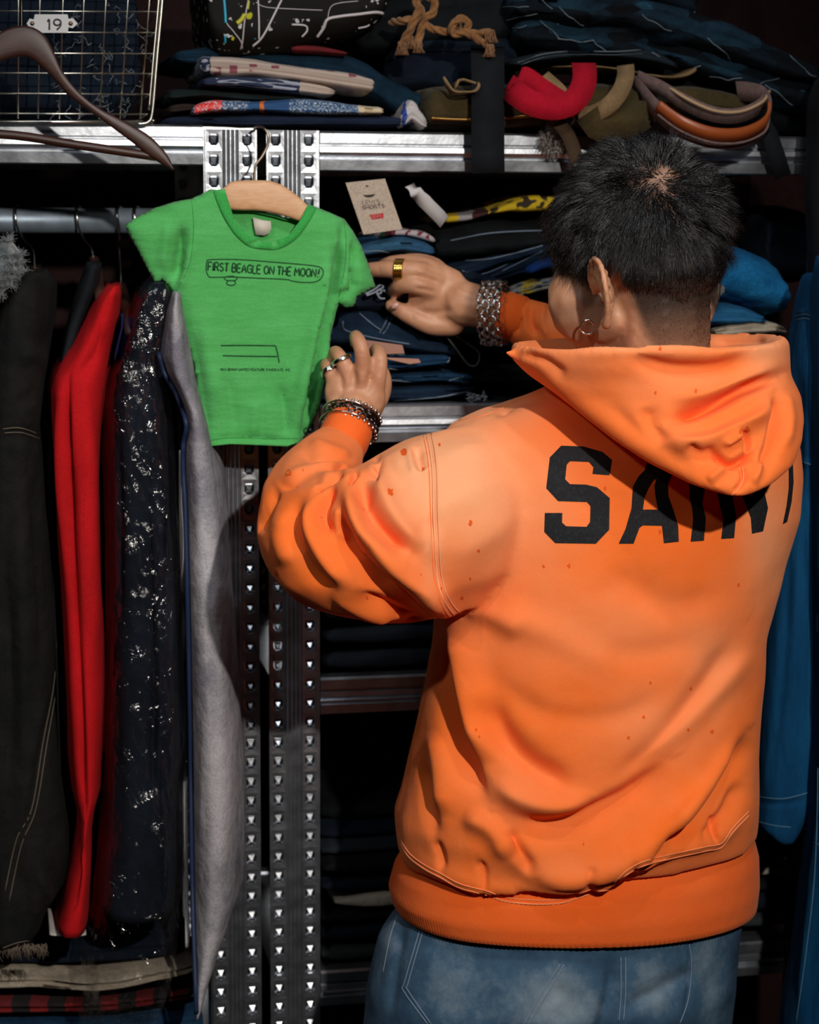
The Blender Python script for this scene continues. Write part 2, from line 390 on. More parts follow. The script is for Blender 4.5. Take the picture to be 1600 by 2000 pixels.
for sx in (-1, 1):                                   # ears: rim, inner fold, bowl, lobe
    ex = lambda x, y, z, r: HR(sx * (x if sx < 0 else .062 + (x - .070) * .15), y - .024, z - .034, r)
    rim = [(.072, .014, .006, .0040), (.078, .012, .022, .0038), (.084, .002, .034, .0038), (.090, -.012, .036, .0038), (.095, -.024, .026, .0038), (.097, -.028, .010, .0038), (.093, -.024, -.008, .0038), (.086, -.014, -.022, .0042), (.080, -.004, -.030, .0060), (.076, .003, -.026, .0050)]
    chain(b, [ex(*q) for q in rim], 6)
    for q in rim[1:8]:
        for t in (.25, .5, .75): b.add(ell(ex(q[0] * (1 - t) + .068 * t, q[1] * (1 - t) + -.004 * t, q[2] * (1 - t) + .0 * t, 0)[:3], .0058))
    chain(b, [ex(.086, -.004, .022, .003), ex(.089, -.013, .010, .003), ex(.085, -.011, -.006, .003)], 5)
nk = PY(1268, 720, 2.30)
chain(b, [HR(0, -.030, -.02, .058), (*(H(0, -.030, -.07) * .6 + nk * .4), .058), (*nk, .060), (*PY(1268, 800, 2.31), .07)], 6)
tor = lambda x, y, Y, r: b.add(ell(PY(x, y, Y), r))
tor(1220, 900, 2.34, (.15, .085, .10)); tor(1190, 1100, 2.33, (.155, .09, .17)); tor(1150, 1350, 2.34, (.14, .085, .17)); tor(1110, 1650, 2.34, (.145, .09, .17)); tor(1090, 1850, 2.33, (.16, .10, .10))
LW_ = PR(690, 838, 2.435, 43); 
chain(b, [PR(1180, 880, 2.34, 110), PR(960, 930, 2.31, 95), PR(800, 1020, 2.27, 82), PR(640, 1060, 2.27, 74), PR(640, 985, 2.33, 62), PR(664, 895, 2.41, 40), PR(676, 855, 2.425, 40), LW_], 8)
chain(b, [PR(1300, 880, 2.36, 110), PR(1440, 880, 2.42, 90), PR(1400, 810, 2.50, 75), PR(1290, 745, 2.58, 66), PR(1120, 670, 2.615, 44), PR(1000, 618, 2.63, 38), PR(945, 600, 2.635, 42)], 8)
# left hand, back of the hand towards the viewer, fingers up
hd = lambda x, y, Y, rx, ry, rz, rot=0: b.add(ell(PY(x, y, Y), (rx, ry, rz), [[math.cos(rot), 0, math.sin(rot)], [0, 1, 0], [-math.sin(rot), 0, math.cos(rot)]]))
chain(b, [PR(690, 838, 2.435, 43), PR(692, 805, 2.445, 44)], 4)
hd(692, 765, 2.455, .037, .016, .036); hd(684, 800, 2.45, .031, .017, .026); hd(715, 775, 2.455, .025, .018, .036); hd(668, 765, 2.458, .022, .015, .030)
def finger(pts): chain(b, [PR(*q) for q in pts], 7)
finger([(733, 765, 2.455, 20), (741, 722, 2.447, 17), (742, 696, 2.45, 15.5), (736, 683, 2.475, 14), (730, 690, 2.505, 12)])
finger([(706, 762, 2.452, 20), (709, 716, 2.442, 17), (706, 682, 2.437, 16), (698, 662, 2.448, 15), (694, 658, 2.478, 13), (694, 672, 2.50, 11)])
finger([(680, 762, 2.455, 19), (676, 722, 2.450, 17), (664, 698, 2.452, 15), (655, 688, 2.475, 14), (650, 697, 2.50, 12)])
finger([(660, 770, 2.46, 17), (650, 738, 2.458, 15), (641, 720, 2.465, 13.5), (636, 712, 2.487, 12), (634, 722, 2.505, 10)])
finger([(712, 812, 2.462, 21), (742, 780, 2.475, 18), (752, 745, 2.50, 15), (742, 715, 2.525, 13), (730, 700, 2.54, 11)])
# right hand, fingers to the left, index extended along the pile
chain(b, [PR(945, 600, 2.635, 42), PR(905, 592, 2.64, 45)], 4)
hd(858, 575, 2.645, .042, .018, .040, .15); hd(885, 590, 2.645, .035, .019, .034); hd(838, 556, 2.642, .026, .018, .034); hd(868, 612, 2.65, .036, .018, .020, -.3)
finger([(850, 545, 2.64, 25), (815, 530, 2.628, 21), (778, 527, 2.628, 18), (742, 526, 2.640, 16.5), (714, 528, 2.652, 14), (702, 530, 2.656, 11)])
finger([(850, 570, 2.642, 24), (818, 556, 2.625, 21), (788, 556, 2.630, 18), (772, 566, 2.652, 15.5), (776, 574, 2.672, 13)])
finger([(862, 545, 2.65, 22), (838, 522, 2.645, 19), (800, 512, 2.66, 16), (768, 512, 2.675, 14), (748, 516, 2.69, 11)])
finger([(872, 545, 2.655, 20), (850, 520, 2.655, 17), (820, 508, 2.675, 14), (795, 506, 2.69, 12)])
finger([(885, 632, 2.65, 25), (845, 634, 2.645, 22), (812, 622, 2.642, 19), (785, 608, 2.645, 17), (764, 597, 2.65, 13)])
me = remesh(b.vf, .0026, 5)
fold(me, [[([(724, 722), (722, 745), (716, 768)], 5, 5, -2.6), ([(692, 722), (692, 745), (690, 768)], 5, 5, -2.4), ([(664, 728), (667, 748), (670, 768)], 4, 4, -2.0), ([(742, 730), (739, 740), (737, 752)], 6, 6, 1.2), ([(708, 725), (707, 738), (706, 750)], 6, 6, 1.4), ([(677, 732), (678, 744), (680, 754)], 5, 5, 1.2),
 ([(698, 690), (706, 692), (714, 690)], 2.5, 2.5, -.9), ([(733, 706), (741, 708), (749, 706)], 2.5, 2.5, -.9), ([(760, 800), (735, 815), (715, 835)], 8, 12, -1.5), ([(650, 800), (660, 780), (672, 770)], 6, 6, -1.0),
 ([(812, 540), (835, 545), (860, 552)], 4, 4, -2.2), ([(806, 562), (830, 566), (858, 572)], 4, 4, -1.8), ([(830, 520), (850, 530), (872, 540)], 4, 4, -1.8), ([(812, 530), (822, 530), (834, 534)], 6, 6, 1.6), ([(815, 556), (826, 556), (836, 560)], 6, 6, 1.4), ([(880, 560), (905, 572), (930, 585)], 5, 5, 1.2), ([(822, 610), (850, 612), (885, 605)], 6, 8, -2.2), ([(738, 520), (740, 526), (740, 534)], 2.5, 2.5, -.8), ([(800, 612), (806, 620), (806, 630)], 3, 3, -1.0)]])
co = get_co(me); L = (co - HO) @ HM / HS ** 2                  # head-local coordinates for the hair pigment
lx, ly, lz = L[:, 0], L[:, 1], L[:, 2]
def sst(a, b_, x): t = np.clip((x - a) / (b_ - a), 0, 1); return t * t * (3 - 2 * t)
def hairmask(lx, ly, lz):
    back = sst(-.125, -.085, lz) * sst(-.030, -.045, ly)
    side = sst(-.006, .014, lz) * sst(.072, .055, ly)
    burn = sst(-.055, -.03, lz) * sst(-.018, -.008, ly) * sst(.034, .022, ly) * sst(.05, .062, np.abs(lx))
    front = sst(.075, .09, lz) * sst(.095, .080, ly)
    return np.clip(np.maximum.reduce([back, side, burn, front]), 0, 1) * (np.linalg.norm(L_cur, axis=1) < .2)
L_cur = L; hm = hairmask(lx, ly, lz)
ear = (np.abs(lx) > .0725) & (ly < .0) & (ly > -.064) & (lz < .002) & (lz > -.08)
hm = hm * ~ear
beard = sst(-.01, -.04, lz) * sst(-.02, -.005, ly) * sst(-.125, -.1, lz) * (np.linalg.norm(L, axis=1) < .15) * .5
fadeh = hm * (.62 + .35 * sst(-.10, -.045, lz))
_cb = BVHTree.FromPolygons([tuple(c) for c in co], [tuple(p.vertices) for p in me.polygons])
CR = (cast(_cb, 1292, 345, 0) - HO) @ HM / HS ** 2; crown = np.exp(-(np.linalg.norm(L - CR, axis=1) / .036) ** 2)
set_attr(me, 'hair', np.maximum(np.clip(fadeh * (1 - .38 * crown), 0, 1), beard))
m, t, bs = nt('skin'); co_ = obj_co(t)
at = N(t, 'ShaderNodeAttribute', attribute_name='hair')
n1 = N(t, 'ShaderNodeTexNoise', Scale=40.0, Detail=5.0); t.links.new(co_, n1.inputs['Vector'])
sk = ramp(t, n1.outputs[0], [(.3, (.50, .235, .13)), (.7, (.60, .30, .175))])
mx = N(t, 'ShaderNodeMixRGB'); mx.inputs[2].default_value = (.028, .020, .017, 1); t.links.new(sk, mx.inputs[1]); t.links.new(at.outputs['Fac'], mx.inputs[0])
t.links.new(mx.outputs[0], bs.inputs['Base Color']); bs.inputs['Roughness'].default_value = .48; bs.inputs['Specular IOR Level'].default_value = .45
bs.inputs['Subsurface Weight'].default_value = .12; bs.inputs['Subsurface Radius'].default_value = (.01, .004, .002); bs.inputs['Subsurface Scale'].default_value = .6
n2 = N(t, 'ShaderNodeTexNoise', Scale=420.0, Detail=2.0); t.links.new(co_, n2.inputs['Vector'])
bp = N(t, 'ShaderNodeBump', Strength=.25, Distance=.0008); t.links.new(n2.outputs[0], bp.inputs['Height']); t.links.new(bp.outputs[0], bs.inputs['Normal'])
M['skin'] = m
feet = PY(1085, 2000, 2.34).copy(); feet[2] = 0
person = link('person', me, M['skin'], None, True, origin=feet)
tag(person, 'person in an orange hooded sweatshirt and blue jeans, seen from behind, reaching to the shelf', 'person')
skin_bvh = BVHTree.FromPolygons([tuple(c) for c in co], [tuple(p.vertices) for p in me.polygons])

# --- hair
tri = [(tuple(p.vertices)) for p in me.polygons]; mpoly = np.array([q[:3] if len(q) == 3 else q[:3] for q in tri]); m2 = np.array([(q[0], q[2], q[3]) if len(q) == 4 else (q[0], q[0], q[0]) for q in tri])
T = np.concatenate([mpoly, m2]); area = np.linalg.norm(np.cross(co[T[:, 1]] - co[T[:, 0]], co[T[:, 2]] - co[T[:, 0]]), axis=1)
wgt = area * hm[T].mean(1); rs = np.random.RandomState(3)
NH = 34000; pk = rs.choice(len(T), NH, p=wgt / wgt.sum()); u = rs.rand(NH, 2); fl = u.sum(1) > 1; u[fl] = 1 - u[fl]
p0 = co[T[pk, 0]] + u[:, :1] * (co[T[pk, 1]] - co[T[pk, 0]]) + u[:, 1:] * (co[T[pk, 2]] - co[T[pk, 0]])
q = (p0 - HO) @ HM / HS ** 2; L_cur = q; hq = hairmask(q[:, 0], q[:, 1], q[:, 2])
nrm = q - np.array([0, -.012, .03]); nrm /= np.linalg.norm(nrm, axis=1)[:, None]
away = q - CR; away -= nrm * (away * nrm).sum(1)[:, None]; dc = np.linalg.norm(q - CR, axis=1); away /= np.linalg.norm(away, axis=1)[:, None] + 1e-9
swirl = np.cross(nrm, away)
top = sst(-.045, .02, q[:, 2]); ln = .0022 + .029 * top ** 1.3; ln *= (.7 + .6 * rs.rand(NH)) * 1.0; ln *= .35 + .65 * hq
clump = np.array([noise.noise_vector(Vector(p) * 95) for p in q])
dr = nrm * (.42 + .25 * top)[:, None] + away * .75 + swirl * .25 + clump * (1.05 * top)[:, None] + rs.randn(NH, 3) * .16
dr[:, 2] -= .35 * (1 - top); dr /= np.linalg.norm(dr, axis=1)[:, None]
bend = away * .5 - nrm * .55 + clump * .35; bend[:, 2] -= .25
keep = (rs.rand(NH) < np.clip(hq * 1.2, .1, 1)) & (rs.rand(NH) > .62 * np.exp(-(dc / .026) ** 2))
p0, q, ln, dr, bend, nrm = [a[keep] for a in (p0, q, ln, dr, bend, nrm)]; NH = len(q)
tipv = q + dr * ln[:, None] + bend * (ln * .45)[:, None]; ci = rs.choice(NH, 1100, p=(top_k := (.02 + sst(-.045, .02, q[:, 2]))) / top_k.sum()); near = np.empty(NH, int)
for i0 in range(0, NH, 2000): near[i0:i0 + 2000] = ((q[i0:i0 + 2000, None] - q[ci][None]) ** 2).sum(2).argmin(1)
pull = (tipv[ci][near] - tipv) * (.55 * sst(-.03, .02, q[:, 2]))[:, None]
V = []; segs = 4; wd = .00017 + .00022 * sst(.0, .05, q[:, 2])
sd = np.cross(dr, rs.randn(NH, 3)); sd /= np.linalg.norm(sd, axis=1)[:, None]; sd2 = np.cross(dr, sd)
for i in range(segs + 1):
    t_ = i / segs; c = q + dr * (ln * t_)[:, None] + bend * (ln * .45 * t_ * t_)[:, None] + pull * t_ ** 1.5; w = (wd * (1.05 - t_ * .85))[:, None]
    for a in (0, 2.094, 4.189): V.append(c + w * (math.cos(a) * sd + math.sin(a) * sd2))
V = np.stack(V, 1).reshape(-1, 3) @ HM.T + HO
base = []
for i in range(segs):
    for k in range(3): a = i * 3 + k; c_ = i * 3 + (k + 1) % 3; base.append((a, c_, c_ + 3, a + 3))
base = np.array(base); Fq = (base[None] + (np.arange(NH) * (3 * (segs + 1)))[:, None, None]).reshape(-1, 4)
hme = bpy.data.meshes.new('hair'); hme.vertices.add(len(V)); hme.vertices.foreach_set('co', V.ravel())
hme.loops.add(Fq.size); hme.loops.foreach_set('vertex_index', Fq.ravel().astype(np.int32))
hme.polygons.add(len(Fq)); hme.polygons.foreach_set('loop_start', (np.arange(len(Fq)) * 4).astype(np.int32)); hme.update(calc_edges=True)
m, t, bs = nt('hair'); co_ = obj_co(t, (1, 1, .4)); n1 = N(t, 'ShaderNodeTexNoise', Scale=700.0, Detail=1.0); t.links.new(co_, n1.inputs['Vector'])
t.links.new(ramp(t, n1.outputs[0], [(.52, (.004, .0035, .0035)), (.62, (.014, .013, .013)), (.76, (.22, .21, .22))]), bs.inputs['Base Color']); bs.inputs['Roughness'].default_value = .33; bs.inputs['Specular IOR Level'].default_value = .6; M['hair'] = m  # pale noise stops paint bright highlights onto the black strands
link('hair', hme, M['hair'], person)
for sx in (-1, 1):                                   # eyes
    mk('eye', ell(H(sx * .031, .079, .006), .0095), plain('eye', (.5, .48, .45), .15), person)

# --- sweatshirt
def orange(name, deep, pale):
    m, t, bs = nt(name); co_ = obj_co(t); at = N(t, 'ShaderNodeAttribute', attribute_name='fade')
    n1 = N(t, 'ShaderNodeTexNoise', Scale=7.0, Detail=6.0, Roughness=.6); t.links.new(co_, n1.inputs['Vector'])
    ad = N(t, 'ShaderNodeMath', operation='MULTIPLY_ADD'); t.links.new(n1.outputs[0], ad.inputs[0]); ad.inputs[1].default_value = .5; t.links.new(at.outputs['Fac'], ad.inputs[2])
    c = ramp(t, ad.outputs[0], [(.15, deep), (1.0, pale)])
    n2 = N(t, 'ShaderNodeTexNoise', Scale=1300.0, Detail=2.0); t.links.new(co_, n2.inputs['Vector'])
    mx = N(t, 'ShaderNodeMixRGB', blend_type='OVERLAY'); mx.inputs[0].default_value = .22; t.links.new(c, mx.inputs[1]); t.links.new(n2.outputs[0], mx.inputs[2]); t.links.new(mx.outputs[0], bs.inputs['Base Color'])
    n3 = N(t, 'ShaderNodeTexNoise', Scale=26.0, Detail=4.0); t.links.new(co_, n3.inputs['Vector'])
    b1 = N(t, 'ShaderNodeBump', Strength=.22, Distance=.006); t.links.new(n3.outputs[0], b1.inputs['Height'])
    b2 = N(t, 'ShaderNodeBump', Strength=.30, Distance=.0008); t.links.new(n2.outputs[0], b2.inputs['Height']); t.links.new(b1.outputs[0], b2.inputs['Normal']); t.links.new(b2.outputs[0], bs.inputs['Normal'])
    bs.inputs['Roughness'].default_value = .9; bs.inputs['Specular IOR Level'].default_value = .15; bs.inputs['Sheen Weight'].default_value = .12; bs.inputs['Sheen Tint'].default_value = (1, .6, .4, 1); return m
M['orange'] = orange('orange_fleece', (.93, .155, .012), (.90, .40, .20))
M['orange_rib'] = orange('orange_ribbing', (.90, .115, .008), (.92, .30, .10))
M['tear'] = plain('torn_orange', (.78, .11, .015), .95, 0, .1)
b = B()
rows = [((783, 1668, 2.325), (1466, 1602, 2.39), .150), ((774, 1600, 2.325), (1467, 1545, 2.39), .168), ((800, 1510, 2.325), (1464, 1450, 2.39), .165), ((830, 1380, 2.325), (1470, 1350, 2.39), .160),
        ((856, 1240, 2.325), (1478, 1220, 2.395), .157), ((862, 1110, 2.325), (1512, 1100, 2.40), .152), ((860, 1000, 2.325), (1545, 1000, 2.40), .147), ((855, 920, 2.325), (1553, 920, 2.40), .138),
        ((858, 865, 2.32), (1552, 870, 2.40), .122), ((885, 828, 2.32), (1538, 835, 2.40), .105), ((950, 800, 2.32), (1510, 800, 2.39), .090), ((1030, 775, 2.32), (1470, 770, 2.37), .078), ((1100, 745, 2.32), (1400, 745, 2.35), .066)]
rows[0] = ((783, 1680, 2.325), (1466, 1614, 2.39), .152)
b.add(loft([ringp(l, r, w) for l, r, w in rows]))
chain(b, [PR(940, 965, 2.30, 140), PR(875, 1010, 2.275, 178), PR(800, 1048, 2.25, 176), PR(730, 1062, 2.24, 160), PR(660, 1060, 2.25, 146), PR(612, 1038, 2.28, 118)], 6)
chain(b, [PR(612, 1035, 2.28, 120), PR(604, 985, 2.32, 102), PR(625, 930, 2.37, 84), PR(655, 882, 2.41, 58), PR(664, 868, 2.42, 50)], 6)
chain(b, [PR(1450, 920, 2.42, 110), PR(1420, 850, 2.50, 95), PR(1300, 770, 2.58, 84), PR(1160, 700, 2.605, 70), PR(1060, 645, 2.62, 56), PR(1015, 626, 2.628, 47)], 8)
hme = remesh(b.vf, .0052, 10, 1)
cloth_noise(hme, .0025, 9, 1); cloth_noise(hme, .0012, 28, 2)
G1 = [  # sleeve
 ([(672, 935), (690, 991), (716, 1043), (756, 1088), (808, 1135), (858, 1180), (890, 1205)], 22, 26, 15),
 ([(655, 975), (672, 1030), (700, 1085), (745, 1135), (800, 1180), (850, 1215)], 24, 13, -15),
 ([(710, 930), (709, 975), (727, 1020), (760, 1056), (800, 1085)], 14, 18, -15),
 ([(735, 900), (742, 950), (765, 1000), (800, 1045), (835, 1070)], 20, 22, 8),
 ([(655, 940), (632, 975), (627, 1015), (645, 1050)], 9, 13, -13),
 ([(612, 965), (605, 1010), (615, 1060), (650, 1110), (690, 1150)], 20, 20, 9),
 ([(660, 985), (658, 1020), (668, 1060)], 10, 10, 6),
 ([(596, 962), (572, 1010), (576, 1062), (611, 1122), (664, 1170)], 18, 22, -9),
 ([(545, 948), (522, 991), (504, 1045)], 10, 12, -6),
 ([(560, 1000), (545, 1050), (565, 1110)], 18, 18, 4),
 ([(545, 942), (598, 926), (664, 912), (700, 898)], 10, 15, 7),
 ([(540, 955), (590, 940), (640, 930)], 8, 12, -5),
 ([(674, 910), (645, 935), (615, 962)], 7, 9, -10),
 ([(580, 880), (615, 900), (655, 905), (700, 900)], 9, 12, -4),
 ([(600, 860), (650, 880), (690, 895)], 12, 12, 4),
 ([(700, 1160), (756, 1180), (800, 1206), (850, 1228)], 16, 12, -8),
 ([(640, 1150), (700, 1190), (780, 1220)], 16, 16, 5),
 ([(683, 945), (698, 918)], 5, 6, -9),
 ([(812, 870), (815, 895), (826, 920)], 9, 14, -6), ([(800, 870), (804, 900), (812, 930)], 10, 10, 3),
 ([(770, 915), (810, 960), (836, 1010), (842, 1060)], 24, 24, -5),
 ([(760, 880), (800, 940), (825, 1000)], 18, 18, 3),
 ([(828, 830), (842, 900), (846, 1000), (852, 1100), (875, 1180)], 7, 7, -2.2),
 ([(728, 880), (735, 915), (712, 940)], 8, 12, -7)]
G2 = [  # body
 ([(870, 1215), (905, 1260), (915, 1330), (935, 1420), (955, 1500)], 26, 34, 12),
 ([(862, 1240), (880, 1320), (890, 1420), (925, 1520), (950, 1570)], 24, 18, -14),
 ([(935, 1350), (965, 1425), (1010, 1480), (1070, 1520), (1130, 1540)], 18, 34, -10),
 ([(960, 1520), (1020, 1560), (1090, 1575), (1160, 1560)], 24, 24, 8),
 ([(985, 1592), (1060, 1612), (1150, 1590), (1240, 1545), (1310, 1490)], 34, 18, -11),
 ([(1000, 1660), (1050, 1700), (1130, 1700), (1230, 1660), (1330, 1580), (1400, 1500)], 26, 30, 10),
 ([(985, 1620), (1010, 1660), (1045, 1705)], 12, 16, -6),
 ([(1190, 1540), (1300, 1440), (1390, 1330), (1450, 1230)], 40, 26, -6),
 ([(1280, 1670), (1360, 1610), (1420, 1520), (1465, 1430)], 22, 12, -10),
 ([(1300, 1640), (1380, 1540), (1440, 1440)], 16, 16, 4),
 ([(1230, 1500), (1330, 1420), (1420, 1320), (1470, 1250)], 26, 26, 6),
 ([(1360, 1660), (1420, 1590), (1455, 1520)], 14, 12, -6),
 ([(850, 1420), (865, 1500), (870, 1600)], 22, 26, 7), ([(825, 1480), (835, 1560), (850, 1640)], 14, 16, -5),
 ([(900, 1590), (960, 1620), (1000, 1680)], 22, 22, 6),
 ([(1010, 1220), (1150, 1280), (1300, 1270), (1400, 1230)], 34, 30, -2), ([(960, 1160), (1080, 1250), (1240, 1310)], 30, 30, 3),
 ([(940, 1300), (1050, 1390), (1200, 1400), (1330, 1340)], 30, 26, -2.2), ([(1180, 1100), (1300, 1180), (1420, 1160)], 34, 34, -3),
 ([(900, 1190), (960, 1200), (1030, 1240)], 24, 24, 4),
 ([(930, 800), (960, 790), (1000, 800)], 10, 12, -5), ([(960, 815), (1000, 790), (1060, 775)], 8, 10, -3),
 ([(1090, 880), (1180, 960), (1290, 1010), (1400, 1010)], 50, 50, -3)]
G3 = [  # cloth blousing over the hem band
 ([(780, 1650), (830, 1690), (900, 1718), (1000, 1748), (1080, 1752), (1150, 1735), (1230, 1690), (1320, 1660), (1400, 1640), (1466, 1575)], 14, 26, 8),
 ([(870, 1700), (862, 1670), (850, 1640)], 8, 8, -5), ([(950, 1735), (945, 1700), (930, 1680)], 8, 8, -4), ([(1165, 1745), (1150, 1725), (1160, 1690)], 10, 10, -3.5), ([(1190, 1730), (1230, 1700), (1240, 1670)], 10, 10, -3), ([(1400, 1650), (1390, 1620), (1395, 1590)], 8, 8, -5),
 ([(1040, 590), (1035, 625), (1050, 660)], 7, 9, -5), ([(1005, 590), (1015, 625), (1005, 655)], 6, 6, -4), ([(1065, 585), (1060, 630), (1075, 665)], 7, 7, 3)]
am = lambda g, k, w: [(p, a * w, c * w, h * k) for p, a, c, h in g]
G1 = am(G1, 1.5, .9); G2 = am(G2, 1.8, .9); G3 = am(G3, 1.4, .9)
fold(hme, [G1[:8], G1[8:], G2[:8], G2[8:], G3])
co = get_co(hme); x, y, dd = proj(co)
fd = blobs(x, y, [(880, 900, 120, 130, .62), (980, 1020, 150, 160, .35), (790, 930, 70, 90, .3), (1000, 790, 90, 30, .35), (1500, 1050, 60, 170, .5), (1300, 1420, 120, 80, .22), (1400, 1300, 60, 90, .25), (1180, 1230, 160, 80, .2), (1020, 1560, 120, 60, .12), (600, 900, 60, 50, .22), (845, 1080, 22, 120, .3), (1080, 625, 30, 30, .2), (1150, 1700, 200, 30, .1)])
set_attr(hme, 'fade', fd)
hoodie = link('sweatshirt', hme, M['orange'], person)
hb = bvh_of(hme); hb = BVHTree.FromPolygons([tuple(c) for c in co], [tuple(p.vertices) for p in hme.polygons])
def ribmesh(rings, name, nrib=0, amp=.0006):
    me = bpy.data.meshes.new(name); v, f = loft(rings, cap=False); me.from_pydata([tuple(map(float, p)) for p in v], [], f); me.update()
    set_attr(me, 'fade', [.0] * len(v)); return me
n = 480
def ribring(l, r, b0, e=2.4, amp=.0007, n=480):
    rr = ringp(l, r, b0, None, e, n); c = sum(rr) / n; return [p + (p - c) / np.linalg.norm(p - c) * amp * (1 if k % 2 else -1) for k, p in enumerate(rr)]
HR_ = [((796, 1672, 2.325), (1455, 1600, 2.39), .138), ((778, 1705, 2.325), (1466, 1650, 2.39), .150), ((768, 1745, 2.325), (1466, 1705, 2.39), .153), ((775, 1772, 2.325), (1461, 1748, 2.39), .150), ((780, 1775, 2.325), (1456, 1752, 2.39), .146), ((790, 1760, 2.325), (1445, 1735, 2.39), .140)]
rg = []
for i in range(len(HR_) - 1):
    for j in range(4):
        t_ = j / 4; mixp = lambda a, b_: tuple(a[k] * (1 - t_) + b_[k] * t_ for k in range(3))
        rg.append(ribring(mixp(HR_[i][0], HR_[i + 1][0]), mixp(HR_[i][1], HR_[i + 1][1]), HR_[i][2] * (1 - t_) + HR_[i + 1][2] * t_))
rme = ribmesh(rg, 'hem_band'); cloth_noise(rme, .004, 7, 5)
rco = get_co(rme); nb = len(co)
hrb = BVHTree.FromPolygons([tuple(c) for c in co] + [tuple(c) for c in rco], [tuple(p.vertices) for p in hme.polygons] + [tuple(i + nb for i in p.vertices) for p in rme.polygons])
link('hem_band', rme, M['orange_rib'], hoodie)
# hood
HL = [((1425, 968, 2.125), (1462, 966, 2.125), .010, .03), ((1352, 948, 2.14), (1505, 942, 2.15), .030, .05), ((1272, 908, 2.16), (1545, 905, 2.19), .050, .06), ((1205, 862, 2.18), (1558, 862, 2.22), .070, .07),
      ((1142, 812, 2.20), (1560, 815, 2.25), .085, .09), ((1085, 768, 2.23), (1554, 768, 2.27), .105, .10), ((1028, 728, 2.26), (1536, 728, 2.28), .125, .11), ((1000, 700, 2.265), (1534, 695, 2.285), .135, .12),
      ((1000, 676, 2.265), (1532, 662, 2.285), .138, .12), ((1008, 670, 2.265), (1522, 655, 2.285), .133, .116), ((1022, 676, 2.265), (1506, 662, 2.285), .122, .108), ((1060, 720, 2.265), (1480, 710, 2.28), .105, .09), ((1120, 760, 2.27), (1420, 750, 2.28), .07, .07)]
b = B(); b.add(loft([ringp(l, r, a, c, 2.2) for l, r, a, c in HL])); chain(b, [PR(1050, 702, 2.25, 22), PR(1018, 694, 2.245, 14), PR(994, 689, 2.24, 7), PR(984, 687, 2.24, 4)], 6)
hd_me = remesh(b.vf, .0042, 7, 1)
cloth_noise(hd_me, .002, 11, 8)
GH = [
 ([(1305, 822), (1352, 812), (1406, 790), (1464, 760), (1525, 735)], 9, 16, -19),
 ([(1298, 840), (1330, 862), (1378, 862), (1430, 840), (1484, 808), (1512, 775)], 20, 14, 11),
 ([(1300, 780), (1370, 770), (1440, 745), (1530, 712)], 16, 16, 6),
 ([(1513, 772), (1514, 820), (1505, 870), (1484, 920)], 9, 14, -10), ([(1530, 760), (1540, 820), (1530, 880)], 14, 14, 5)]
GH2 = [
 ([(1392, 880), (1405, 896), (1430, 908), (1462, 892), (1478, 880)], 8, 8, -13), ([(1450, 842), (1462, 860), (1458, 885)], 6, 7, -8), ([(1410, 870), (1440, 850), (1452, 838)], 8, 8, 5),
 ([(1448, 905), (1452, 935), (1432, 965)], 5, 6, -5), ([(1420, 905), (1400, 925), (1380, 940)], 10, 10, 4), ([(1478, 900), (1478, 925), (1465, 945)], 10, 10, 5),
 ([(1225, 695), (1309, 720), (1410, 718), (1470, 690)], 22, 16, -8), ([(1390, 672), (1440, 664), (1500, 662)], 10, 10, -5), ([(1100, 690), (1250, 672), (1400, 690)], 20, 20, 3),
 ([(1262, 790), (1272, 830), (1300, 870)], 16, 20, -5), ([(1040, 700), (1090, 745), (1150, 800), (1230, 860), (1320, 912)], 22, 22, 4), ([(1180, 780), (1270, 870), (1370, 915)], 22, 18, -3),
 ([(1010, 690), (1060, 705), (1110, 740)], 9, 12, -5), ([(1340, 868), (1370, 890), (1400, 880)], 12, 12, -5)]
fold(hd_me, [am(GH, 1.35, .95), am(GH2, 1.4, .95)])
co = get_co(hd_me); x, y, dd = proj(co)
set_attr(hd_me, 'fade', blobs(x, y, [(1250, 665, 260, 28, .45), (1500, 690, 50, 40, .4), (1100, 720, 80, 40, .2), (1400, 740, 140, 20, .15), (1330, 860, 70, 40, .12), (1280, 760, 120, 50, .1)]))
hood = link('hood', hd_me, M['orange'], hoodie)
hdb = BVHTree.FromPolygons([tuple(c) for c in co], [tuple(p.vertices) for p in hd_me.polygons])
# cuffs
def cuff(name, pts, flat=1.0):
    rings = tube(pts and [q[:3] for q in pts], [q[3] for q in pts], 96, cap=False)[0]; n = 96
    rr = [[rings[i * n + k] for k in range(n)] for i in range(len(pts))]
    for r_ in rr:
        c = sum(r_) / n
        for k in range(n): r_[k] = r_[k] + (r_[k] - c) / np.linalg.norm(r_[k] - c) * (.0007 if k % 2 else -.0007)
    me = ribmesh(rr, name); cloth_noise(me, .003, 25, 4); return link(name, me, M['orange_rib'], hoodie)
cuff('cuff', [PR(655, 893, 2.405, 40), PR(662, 876, 2.412, 52), PR(670, 858, 2.42, 52), PR(676, 842, 2.425, 50), PR(679, 833, 2.43, 48), PR(678, 836, 2.43, 43)])
cuff('cuff', [PR(1030, 630, 2.62, 36), PR(1015, 625, 2.625, 45), PR(1000, 620, 2.628, 45), PR(982, 614, 2.63, 44), PR(976, 612, 2.632, 42), PR(984, 614, 2.63, 38)])
